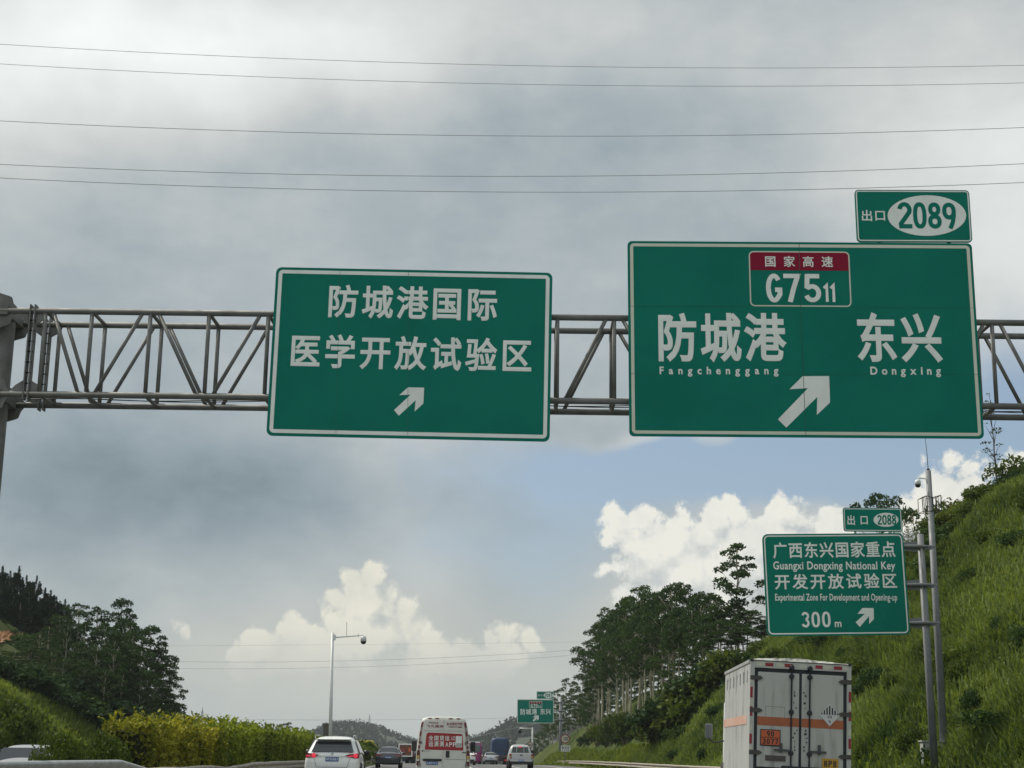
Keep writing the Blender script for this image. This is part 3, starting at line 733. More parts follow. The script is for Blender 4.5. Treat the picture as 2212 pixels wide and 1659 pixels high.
mb = MB(); put_latin(mb, fr, 'Guangxi Dongxing National Key', z7(541, 0)[0], z7(1441, 0)[0], z7(0, 822)[1], z7(0, 881)[1], .020, .005); mb.build('lettering', M_white, s3, world=True)
mb = MB(); put_latin(mb, fr, 'Experimental Zone For Development and Opening-up', z7(555, 0)[0], z7(1455, 0)[0], z7(0, 1060)[1], z7(0, 1111)[1], .020, .005); mb.build('lettering', M_white, s3, world=True)
mb = MB()
for ch, q in (('3', (752, 1194, 806, 1309)), ('0', (822, 1193, 884, 1308)), ('0', (900, 1192, 962, 1307))): put_num(mb, fr, ch, *z7(q[0], q[1]), *z7(q[2], q[3]), .005, .15)
a = fr.loc(*z7(995, 1306)); b = fr.loc(*z7(1042, 1266)); put_glyph(mb, fr, 'm', (a[0] + b[0]) / 2, (a[1] + b[1]) / 2, b[0] - a[0], b[1] - a[1], .02, .005, cjk=False)
mb.build('distance', M_white, s3, world=True)
mb = MB(); put_flat(mb, fr, [z7(*q) for q in [(1198, 1165), (1280, 1166), (1282, 1247), (1247, 1283), (1247, 1225), (1178, 1305), (1148, 1270), (1215, 1208), (1161, 1208)]], .005); mb.build('arrow', M_white, s3, world=True)
exit_panel(s3, fr, z7, [(1050, 425), (1488, 428), (1494, 604), (1063, 600)], .022, .025, .08, [(1114, 517), (1210, 516)], (62, 70), (1371, 515, 92, 52),
           [('2', (1308, 480, 1340, 551)), ('0', (1344, 480, 1376, 551)), ('8', (1380, 479, 1411, 551)), ('8', (1415, 479, 1446, 551))], M_white, Y3 - 0.30)
sign_backing(s3, fr, w, h)
axis = (ptp - Vector((px_, Y3, 0))).normalized()
mb = MB(); base = Vector((px_, Y3, 0)); Ltop = (ptp - base).length
mb.tube(base, base + axis * Ltop, .115, .095, 18); mb.build('post', M_pole, s3, world=True, smooth=True)
for yy in (715, 998, 1278):
    q = P(*z7(1640 + (yy - 715) * .075, yy), Y3); c = base + axis * ((q.z) / axis.z)
    mb = MB()
    for dz in (0.0,):
        e = fr.p(w / 2 - .9, (c - fr.O).dot(fr.U), -.13); mb.path([e, Vector((c.x - .1, Y3 - .2, c.z)), c + Vector((0.38, -.06, 0.0))], .045, 8)
        mb.poly([e + Vector((0, 0, .05)), c + Vector((-.15, -.1, .16)), c + Vector((-.15, -.1, -.16)), e + Vector((0, 0, -.05))], (0, .03, 0))
    for s in (-1, 1): mb.poly([c + Vector((-.30, .12 * s, .02)), c + Vector((.36, .12 * s, .02)), c + Vector((.36, .12 * s, -.06)), c + Vector((-.30, .12 * s, -.06))], (0, .012 * s, 0))
    arm = mb.build('arm', M_pole, s3, world=True)
    mb = MB(); mb.tube(c - axis * .05, c + axis * .05, .135, n=18); mb.build('clamp', M_pole, arm, world=True, smooth=True)

# ------------------------------------------------------------------ far exit sign, G7511
Y6 = 212.0; z6 = zz(3.16, 1600, 2700)
fr, w, h = fit_frame(z6(1480, 308), z6(1946, 310), z6(1942, 612), z6(1482, 609), Y6 - 0.4)
pb = P(*z6(2030, 700), Y6)
s6 = thing('direction_sign', 'small distant green exit sign with red topped shield standing on a grey post', 'road sign', (pb.x, Y6, zr(Y6)))
mb = MB(); put_plate(mb, fr, w, h, .12, 0, .03); mb.build('panel', M_green, s6, world=True)
mb = MB(); put_ring(mb, fr, w - .02, h - .02, .10, .07, .008); mb.build('border', M_cream, s6, world=True)
mb = MB(); put_line(mb, fr, '防城港', z6(1551, 465), z6(1697, 463), 10.8, 12.2, .020, .008); mb.build('lettering', M_white, s6, world=True)
mb = MB(); put_line(mb, fr, '东兴', z6(1802, 463), z6(1874, 463), 10.8, 12.2, .020, .008); mb.build('lettering', M_white, s6, world=True)
mb = MB(); put_flat(mb, fr, [z6(*q) for q in [(1703, 512), (1754, 510), (1754, 557), (1731, 580), (1731, 548), (1694, 590), (1676, 573), (1711, 535), (1680, 537)]], .008); mb.build('arrow', M_white, s6, world=True)
shield(s6, fr, z6, 1632, 332, 1796, 415, 364, .7, .05, (z6(1665, 349), z6(1763, 349)), 2.6,
       [('G', (1652, 370, 1681, 410)), ('7', (1685, 370, 1712, 410)), ('5', (1716, 370, 1741, 410)), ('1', (1748, 382, 1757, 410)), ('1', (1768, 382, 1777, 410))], .16)
exit_panel(s6, fr, z6, [(1727, 207), (1944, 209), (1945, 305), (1727, 304)], .04, .03, .10, [(1756, 255), (1787, 255)], (24, 26), (1876, 257, 62, 36),
           [('2', (1828, 234, 1849, 280)), ('0', (1853, 234, 1873, 280)), ('8', (1878, 234, 1898, 280)), ('7', (1903, 234, 1923, 280))], M_white, Y6 - 0.4)
sign_backing(s6, fr, w, h)
mb = MB(); tz = P(*z6(2030, 306), Y6).z; mb.tube((pb.x, Y6, zr(Y6)), (pb.x, Y6, tz), .24, .19, 14); mb.build('post', M_pole, s6, world=True, smooth=True)
for yy in (345, 455, 567):
    c = P(*z6(2030, yy), Y6); mb = MB(); e = fr.p(w / 2 - .6, (c - fr.O).dot(fr.U), -.15)
    mb.tube(e, c + Vector((.55, -.25, 0)), .09, n=8); arm = mb.build('arm', M_pole, s6, world=True, smooth=True)
    mb = MB(); mb.tube(c - Vector((0, 0, .1)), c + Vector((0, 0, .1)), .27, n=14); mb.build('clamp', M_pole, arm, world=True, smooth=True)

# ------------------------------------------------------------------ speed limit signs
def speed_sign(label, cpx, r_px, digits, Y, plate, xoff=0.0, back=(0.55, 0.53, 0.42)):
    c = P(cpx[0], cpx[1], Y); r = r_px / F * Y * 1.03
    root = thing('speed_limit_sign', label, 'road sign', (c.x, Y, zr(Y)))
    f2 = Frame((c.x, Y - .1, c.z), (1, 0, 0), (0, 0, 1))
    mb = MB(); pts = [f2.p(r * math.cos(2 * math.pi * i / 32), r * math.sin(2 * math.pi * i / 32), 0) for i in range(32)]; mb.poly(pts, f2.N * -.02)
    mb.build('disc', mat('sign_face_pale', back, 0.5), root, world=True)
    mb = MB(); A = [(r * math.cos(2 * math.pi * i / 32), r * math.sin(2 * math.pi * i / 32)) for i in range(32)]
    mb.add([f2.p(x, y, .005) for x, y in A] + [f2.p(x * .77, y * .77, .005) for x, y in A], [(i, (i + 1) % 32, 32 + (i + 1) % 32, 32 + i) for i in range(32)])
    mb.build('red_ring', mat('sign_ring_red', (0.20, 0.016, 0.020), 0.5), root, world=True)
    mb = MB(); n = len(digits); wd = 1.18 * r / n * 1.02
    for i, ch in enumerate(digits):
        xx = (i - (n - 1) / 2) * wd; put_stroke(mb, f2, ch, xx - (wd * .20 if ch == '1' else wd * .40), -.42 * r, xx + (wd * .16 if ch == '1' else wd * .40), .42 * r, .006, .19)
    mb.build('number', M_black, root, world=True)
    mb = MB(); mb.tube((c.x, Y, zr(Y)), (c.x, Y, c.z + r * .8), .05, n=10); mb.build('post', M_pole, root, world=True, smooth=True)
    if plate:
        q = P(plate[0], plate[1], Y); pw, ph = plate[2] / F * Y, plate[3] / F * Y; f3 = Frame((q.x, Y - .1, q.z), (1, 0, 0), (0, 0, 1))
        mb = MB(); put_plate(mb, f3, pw, ph, .04, 0, .02); pl = mb.build('text_plate', M_white, root, world=True)
        mb = MB()
        for i, ch in enumerate('超速抓拍'[:3]): put_glyph(mb, f3, ch, (i - 1) * pw * .30, ph * .16, pw * .24, ph * .40, .02, .006)
        for i, ch in enumerate('区间测速'): put_glyph(mb, f3, ch, (i - 1.5) * pw * .22, -ph * .27, pw * .17, ph * .26, .02, .006)
        mb.build('lettering', M_black, pl, world=True)
    return root
z62 = zz(4.9955, 2100, 2740)
q = z62(801, 1076)
speed_sign('round red ringed speed limit sign reading 100 above a white text plate', q, 87 / 4.9955 * .54, '100', 165.0, (*z62(808, 1270), 182 / 4.9955 * .54, 112 / 4.9955 * .54))
q = z62(94, 1195)
speed_sign('faded smaller speed limit sign beside the far camera pole, reading 80', q, 56 / 4.9955 * .54, '80', 200.0, None, back=(0.30, 0.26, 0.12))

# ------------------------------------------------------------------ camera poles
def dome(root, top, r, mw=M_wpole, bracket=None):
    mb = MB(); x, y, z = top
    mb.lathe([(r * .35, 0), (r * .8, -.02), (r * .95, -r * .7), (r * 1.02, -r * 1.75)], (x, y, z), 16)
    d = mb.build('camera_dome', mw, root, world=True, smooth=True)
    mb = MB(); mb.lathe([(r * .93, -r * 1.75), (r * .92, -r * 2.1), (r * .65, -r * 2.55), (r * .1, -r * 2.75)], (x, y, z), 16); mb.build('lens_bubble', M_black, d, world=True, smooth=True)
    return d
# right one, beside the 300 m sign
Yc = 46.5; z7b = z7
tp = P(*z7(1683, 152), Yc); bt = P(*z7(1770, 1655), Yc); ax = (tp - bt).normalized(); base = bt - ax * (bt.z / ax.z)
cp = thing('camera_pole', 'tall grey pole with white dome camera, antenna and wire basket beside the 300 m sign', 'camera pole', base)
mb = MB(); mb.tube(base, tp, .125, .085, 18); mb.build('pole', M_pole, cp, world=True, smooth=True)
mb = MB(); mb.lathe([(.05, 0), (.05, .05), (.02, .07)], tp, 10); an = P(*z7(1668, 2), Yc); an = P(1998, 940, Yc); mb.path([tp, tp.lerp(an, .5) + Vector((.01, 0, 0)), an], [.012, .009, .006], 6); mb.build('antenna', M_bolt, cp, world=True)
br0 = P(*z7(1668, 212), Yc); br1 = P(*z7(1606, 208), Yc); dt = P(*z7(1605, 222), Yc)
mb = MB(); mb.path([br0, br1 + Vector((.03, 0, .01)), Vector((br1.x, Yc, br1.z - .02)), dt], .022, 8); mb.box(br0 + Vector((.02, 0, 0)), (.05, .1, .18)); mb.build('bracket', M_wpole, cp, world=True)
dome(cp, P(*z7(1605, 218), Yc), .092)
mb = MB()
def bars(mb, pts, r=.012):
    for a, b in zip(pts, pts[1:]): mb.tube(P(*z7(*a), Yc), P(*z7(*b), Yc), r, n=6)
L0, L1, L2, L3 = (1638, 350), (1670, 338), (1680, 452), (1646, 452)
R0, R1, R2, R3 = (1716, 350), (1776, 334), (1782, 446), (1722, 448)
def cage(q, dy):
    v = [P(*z7(*a), Yc + dy) for a in q]; 
    for a, b in zip(v, v[1:] + v[:1]): mb.tube(a, b, .014, n=6)
    for t in (.33, .66): mb.tube(v[0].lerp(v[1], t), v[3].lerp(v[2], t), .010, n=6)
    return v
a = cage([L0, L1, L2, L3], -.1); b = cage([R0, R1, R2, R3], -.1)
a2 = [q + Vector((0, .45, 0)) for q in a]; b2 = [q + Vector((0, .45, 0)) for q in b]
for q, q2 in zip(a + b, a2 + b2): mb.tube(q, q2, .010, n=6)
for v in (a2, b2):
    for p_, q_ in zip(v, v[1:] + v[:1]): mb.tube(p_, q_, .010, n=6)
mb.tube(a[2], b[3], .014, n=6); mb.tube(a[1], b[0], .010, n=6)
mb.build('wire_basket', M_bolt, cp, world=True)
bx0 = P(1996, 1610, Yc - .2); mb = MB(); q = P(2022, 1632, Yc - .28); mb.box((q.x - .02, Yc + .02, q.z), (.62, .30, .78)); mb.box((q.x - .02, Yc + .02, q.z + .41), (.70, .38, .04)); mb.build('cabinet', mat('cabinet_grey', (.32, .33, .32), .5), cp, world=True)
# left one in the median
Yl = 100.0; tp = P(718.5, 1367, Yl); bt = P(714, 1600, Yl); base = Vector((bt.x, Yl, 0.1))
cl = thing('camera_pole', 'white pole behind the median hedge with one long arm and a black dome camera', 'camera pole', base)
mb = MB(); mb.tube(base, tp, .13, .085, 16); mb.build('pole', M_wpole, cl, world=True, smooth=True)
a0 = P(719, 1377, Yl); a1 = P(774, 1373, Yl); a2 = P(785, 1372.5, Yl)
mb = MB(); mb.tube(a0, a1, .055, .04, 10); mb.path([a1, a2, a2 + Vector((.02, 0, -.1))], .03, 8); mb.box(a0 + Vector((.1, 0, 0)), (.16, .2, .34)); mb.box(a1, (.04, .1, .2)); mb.build('arm', M_wpole, cl, world=True)
dome(cl, P(785.5, 1374, Yl), .19)
mb = MB(); mb.tube(P(749, 1374, Yl), P(749, 1344, Yl), .014, n=6); mb.build('antenna', M_bolt, cl, world=True)
mb = MB(); q = P(706, 1577, Yl + .1); mb.box((q.x, Yl + .1, q.z), (.42, .3, .78)); mb.box((q.x, Yl + .1, q.z + .40), (.46, .34, .03)); mb.build('equipment_box', mat('box_brown', (.075, .065, .055), .6), cl, world=True)
# far one on the right
Yf = 215.0; z3b = zz(5.53, 1860, 2840)
tp = P(*z3b(1492, 388), Yf); bt = P(*z3b(1490, 1000), Yf); base = Vector((bt.x, Yf, zr(Yf)))
cf = thing('camera_pole', 'thin white pole with its arm pointing left, far ahead above the pickup truck', 'camera pole', base)
mb = MB(); mb.tube(base, tp, .13, .10, 10); mb.build('pole', M_wpole, cf, world=True, smooth=True)
a0 = P(*z3b(1492, 416), Yf); a1 = P(*z3b(1205, 405), Yf); mb = MB(); mb.tube(a0, a1, .10, .08, 8); mb.build('arm', M_wpole, cf, world=True, smooth=True)
dome(cf, P(*z3b(1212, 425), Yf), .22, M_black)

# ------------------------------------------------------------------ guard rails
def guardrail(label, pts, prof, m, post_every, name='guardrail', bolts=None, reverse=1, x_bump=0.0, post_h=None):
    """pts: (x, y, top height above the road); prof: (offset towards the road, drop from the top)"""
    x0, y0, t0 = pts[0]
    root = thing(name, label, 'guardrail', (x0, y0, zr(y0)))
    P3 = []
    for (xa, ya, ta), (xb, yb, tb) in zip(pts, pts[1:]):
        n = max(1, int((yb - ya) / 2.0))
        for i in range(n): t = i / n; P3.append((xa + (xb - xa) * t, ya + (yb - ya) * t, ta + (tb - ta) * t))
    P3.append(pts[-1]); mb = MB(); k = len(prof); rg = np.random.RandomState(len(P3)); vs = []
    for x, y, t in P3:
        jx, jz = rg.normal(0, x_bump), rg.normal(0, x_bump * .6)
        vs += [(x + jx + o * reverse, y, zr(y) + t + jz - d) for o, d in prof]
    mb.add(vs, [(i * k + j, i * k + j + 1, (i + 1) * k + j + 1, (i + 1) * k + j) for i in range(len(P3) - 1) for j in range(k - 1)])
    o = mb.build('rail', m, root, world=True, smooth=True)
    so = o.modifiers.new('thick', 'SOLIDIFY'); so.thickness = 0.006; so.offset = 0
    ya, yb = pts[0][1], pts[-1][1]; y = ya + .5
    while y < yb:
        i = max(0, min(len(P3) - 1, int(np.searchsorted([p[1] for p in P3], y)))); x, _, t = P3[i]
        mb = MB(); mb.tube((x - .18 * reverse, y, zr(y) - .3), (x - .18 * reverse, y, zr(y) + t - .02), .06, n=10); mb.box((x - .08 * reverse, y, zr(y) + t - .18), (.16, .1, .22)); mb.build('post', m, root, world=True); y += post_every
    if bolts:
        mb = MB(); y = ya + .25
        while y < bolts:
            t = np.interp(y, [p[1] for p in P3], [p[2] for p in P3]); x = np.interp(y, [p[1] for p in P3], [p[0] for p in P3])
            for dy in (0, .35):
                for (o_, d_) in ((.035, .03), (.015, .20), (.015, .36)):
                    mb.box((x + o_ * reverse, y + dy, zr(y) + t - d_), (.03, .06, .022))
            y += 2.0
        mb.build('bolt_row', M_bolt, root, world=True)
    return root
W2 = [(-.01, .0), (.06, .012), (.085, .05), (.085, .085), (.03, .125), (.005, .155), (.03, .185), (.085, .225), (.085, .26), (.06, .30), (-.01, .31)]
W3 = [(-.03, -.004), (.05, .0), (.085, .03), (.085, .07), (.03, .125), (.005, .16), (.005, .24), (.03, .275), (.085, .32), (.085, .36), (.03, .41), (.005, .45), (.03, .49), (.085, .53), (-.01, .57)]
guardrail('tall clean thick guardrail nearest the camera at the bottom left', [(-6.45, 8, 1.06), (-6.45, 31.6, .985), (-6.45, 34.4, .80)], W3, M_rail, 2.0, bolts=31)
guardrail('dusty lower guardrail running along the foot of the median hedge', [(-6.45, 34.4, .80), (-6.45, 44, .78), (-6.45, 47, .70), (-6.45, 53, .79), (-6.4, 70, .75), (-6.4, 100, .75), (-6.4, 180, .75)], W2, M_raild, 4.0, x_bump=.012)
guardrail('weathered guardrail along the right verge below the grassy slope', [(11.95, 12, .75), (11.95, 60, .75), (12.2, 90, .68), (12.35, 130, .60), (12.5, 178, .52), (12.55, 186, .10)], W2, M_raild, 4.0, reverse=-1, x_bump=.01)

# ------------------------------------------------------------------ overhead cables
def cable(label, pix, Y, r, group, name='power_cable'):
    xs = [p[0] for p in pix]; ys = [p[1] for p in pix]
    # a parabola through the sagging line, run well past the frame
    cf_ = np.polyfit(xs, ys, 2 if len(xs) > 2 else 1)
    pts = [P(x, float(np.polyval(cf_, x)), Y) for x in np.linspace(-500, 2700, 41)]
    mb = MB(); mb.path([q - pts[0] for q in pts], r, 6)
    o = mb.build(name, M_cable, None, smooth=True); o.location = pts[0]; tag(o, label, 'power cable', group); return o
M_cable = mat('cable_grey', (0.30, 0.31, 0.32), 0.6)
gN = 'high voltage cables crossing the sky'
cable('topmost of the five cables crossing the upper sky', [(0, 96), (543, 122), (1106, 143), (1600, 146), (2212, 141)], 120, .020, gN)
cable('second cable from the top crossing the upper sky', [(0, 138), (543, 165), (1106, 182), (1600, 186), (2212, 179)], 118, .020, gN)
cable('middle of the five cables crossing the upper sky', [(0, 262), (543, 281), (1106, 295), (1600, 292), (2212, 275)], 112, .023, gN)
cable('upper of the close pair of cables just above the signs', [(0, 356), (543, 372), (1106, 382), (1600, 376), (2212, 353)], 108, .023, gN)
cable('lowest of the five cables, passing just over the exit number panel', [(0, 385), (543, 404), (1106, 416), (1600, 412), (2212, 394)], 106, .023, gN)
gF = 'thin far cables above the road ahead'
cable('thin far cable meeting the arm of the white camera pole', [(360, 1395), (700, 1393), (1150, 1388)], 420, .022, gF)
cable('thin far cable halfway up the white camera pole', [(372, 1429), (760, 1427), (1020, 1418), (1280, 1401)], 400, .034, gF)
cable('thin far cable of the two below the halfway line of the white camera pole', [(372, 1444), (760, 1441), (1020, 1430), (1280, 1412)], 405, .034, gF)
cable('thin far cable passing just above the roof of the white van', [(420, 1553), (800, 1555), (1110, 1551)], 430, .036, gF)
cable('thin far cable level with the hill tops right of the van', [(1010, 1595), (1060, 1584)], 700, .055, gF)

# ------------------------------------------------------------------ vehicles (local: x right, y forward, z up, origin under the rear bumper)
def loft(name, st, m, parent, subsurf=2):
    """st: list of (y, half outline from bottom middle round to top middle)"""
    mb = MB(); n = len(st[0][1]); ring = 2 * n - 2; vs = []
    for y, hf in st:
        vs += [(x, y, z) for x, z in hf] + [(-x, y, z) for x, z in hf[-2:0:-1]]
    fs = [(i * ring + j, (i + 1) * ring + j, (i + 1) * ring + (j + 1) % ring, i * ring + (j + 1) % ring) for i in range(len(st) - 1) for j in range(ring)]
    fs += [tuple(range(ring)), tuple(range((len(st) - 1) * ring, len(st) * ring))[::-1]]
    mb.add(vs, fs); return mb.build(name, m, parent, smooth=True, subsurf=subsurf)
def car_body(st, m, parent, name='body'):
    """st rows: y, bottom, belt, top, half widths at sill, belt, top"""
    return loft(name, [(y, [(0, b), (ws * .85, b), (ws, b + .10), (max(ws, wb) + .01, b + (be - b) * .55), (wb, be), (wt + (wb - wt) * .25, be + (t - be) * .75), (wt * .92, t - .012), (wt * .5, t + .012), (0, t + .018)]) for (y, b, be, t, ws, wb, wt) in st], m, parent)
def face_quad(mb, p, mi=0, h=0.012):
    """a four cornered pane with a little thickness"""
    a, b, c = Vector(p[0]), Vector(p[1]), Vector(p[-1]); n = (b - a).cross(c - a).normalized()
    mb.poly([Vector(q) + n * h for q in p], n * -h * 1.6, mi)
def wheel(root, x, y, r=.34, w=.22, rim=True, name='wheel'):
    mb = MB(); s = 1 if x > 0 else -1
    mb.lathe([(r * .62, -w / 2), (r * .94, -w / 2), (r, -w * .32), (r, w * .32), (r * .94, w / 2), (r * .62, w / 2)], (x, y, r), 20, axis='X'); o = mb.build(name, M_rubber, root, smooth=True)
    if rim:
        mb = MB(); mb.lathe([(r * .62, -w * .4), (r * .62, w * .4), (r * .2, w * .45 * s)], (x, y, r), 20, axis='X'); mb.build('rim', M_rim, o, smooth=True)
    return o
def plate(root, c, w=.44, h=.14, text='粤F50083', m=None, mt=None, tilt=0.0):
    f2 = Frame(c, (1, 0, 0), (0, math.sin(tilt), math.cos(tilt)))
    mb = MB(); put_plate(mb, f2, w, h, .01, 0, .01); o = mb.build('number_plate', m or M_plate, root)
    mb = MB(); n = len(text); k = w / (n + .6)
    for i, ch in enumerate(text): put_glyph(mb, f2, ch, (i - (n - 1) / 2) * k, 0, k * .78, h * .62, .03, .004, cjk=ord(ch) > 255)
    mb.build('lettering', mt or M_ptext, o); return o
def ribbonbox(mb, a, b, r): mb.tube(a, b, r, n=6)

def make_suv(loc):
    t = thing('parked_car', 'white hatchback SUV with lit red brake lamps driving in the left lane', 'car', loc); t.name = 'suv'
    body = car_body([(0.00, .52, .74, .80, .70, .76, .74), (0.03, .42, .82, .92, .84, .85, .80), (0.10, .30, .98, 1.06, .92, .90, .80), (0.16, .28, 1.03, 1.13, .925, .905, .76), (0.40, .26, 1.05, 1.36, .93, .91, .70),
                     (0.62, .25, 1.05, 1.58, .93, .91, .66), (0.95, .24, 1.05, 1.645, .92, .905, .64), (2.0, .24, 1.03, 1.665, .92, .90, .64), (2.6, .24, 1.02, 1.58, .92, .90, .64), (3.3, .25, 1.00, 1.07, .92, .89, .70), (4.0, .26, .93, .98, .90, .84, .66), (4.38, .34, .70, .76, .74, .70, .6)], M_wpaint, t)
    mb = MB(); face_quad(mb, [(-.715, .135, 1.135), (.715, .135, 1.135), (.60, .485, 1.475), (-.60, .485, 1.475)], h=.03); gl = mb.build('rear_window', M_glass, t, bevel=.02)
    mb = MB(); mb.tube((.0, .145, 1.165), (.34, .165, 1.195), .014, n=6); mb.build('wiper', M_black, gl)
    mb = MB(); mb.box((0, .50, 1.555), (1.22, .30, .035)); mb.build('spoiler', M_wpaint, t, bevel=.015)
    for s in (-1, 1):
        mb = MB(); face_quad(mb, [(s * .905, .62, 1.10), (s * .915, 2.95, 1.07), (s * .72, 2.35, 1.52), (s * .715, .95, 1.54)][::s], h=.012); mb.build('side_window', M_glass, t)
        mb = MB(); mb.poly([(s * .43, .005, 1.03), (s * .60, .015, 1.075), (s * .86, .06, 1.10), (s * .905, .13, 1.07), (s * .905, .13, .94), (s * .82, .03, .935), (s * .60, .0, .985)][::s], (0, .05, 0)); tl = mb.build('tail_lamp', M_taill, t)
        mb = MB(); xx = .62 if s < 0 else .79
        mb.lathe([(.02, -.014), (.058, -.012), (.075, 0)], (s * xx, .012, 1.02), 14, axis='Y')
        mb.box((s * (.62 if s > 0 else .8), .008, 1.0), (.16, .02, .03)); mb.build('lit_element', M_lit, tl)
        mb = MB(); mb.path([(s * .66, .78, 1.60), (s * .655, .92, 1.68), (s * .64, 1.2, 1.70), (s * .64, 2.3, 1.70), (s * .65, 2.55, 1.62)], .018, 6); mb.build('roof_rail', M_chrome, t)
        mb = MB(); mb.lathe([(.03, -.1), (.1, -.07), (.11, .04), (.05, .1)], (s * 1.03, 2.6, 1.12), 10, axis='X'); mb.build('mirror', M_black, t, smooth=True)
        for y in (.82, 3.5): wheel(t, s * .83, y, .35)
        mb = MB(); mb.path([(s * .94, .42 + .0, .30), (s * .945, .50, .62), (s * .945, .82, .78), (s * .945, 1.14, .62), (s * .94, 1.22, .30)], .03, 6); mb.build('wheel_arch', M_black, t)
    mb = MB(); mb.poly([(-.80, -.005, .58), (.80, -.005, .58), (.86, -.005, .42), (.80, .0, .27), (-.80, .0, .27), (-.86, -.005, .42)], (0, .06, 0)); mb.build('bumper_trim', M_black, t)
    mb = MB(); mb.poly([(-.42, -.004, 1.012), (.42, -.004, 1.012), (.42, -.004, .992), (-.42, -.004, .992)], (0, .03, 0)); mb.build('chrome_strip', M_chrome, t)
    mb = MB(); mb.tube((-.60, .012, .92), (-.52, -.012, .64), .006, n=5); mb.tube((-.52, -.012, .64), (.52, -.012, .64), .006, n=5); mb.tube((.52, -.012, .64), (.60, .012, .92), .006, n=5); mb.build('tailgate_seam', mat('seam_grey', (.12, .12, .12), .7), t)
    mb = MB(); mb.lathe([(.045, -.008), (.05, 0)], (0, .03, 1.085), 12, axis='Y'); mb.build('badge', M_chrome, t)
    mb = MB(); v, f_, bb = glyph('GLA200', .02); mb.add([(-.66 + q[0] * .05, .028 - .003 * q[2], 1.10 + q[1] * .05) for q in v], f_); mb.build('lettering', mat('badge_grey', (.30, .30, .30), .4), t)
    plate(t, (0, -.012, .90), text='粤F50883')
    return t
q = P(718.5, 1640, 54.0); make_suv((q.x - .02, 54.0, .024))

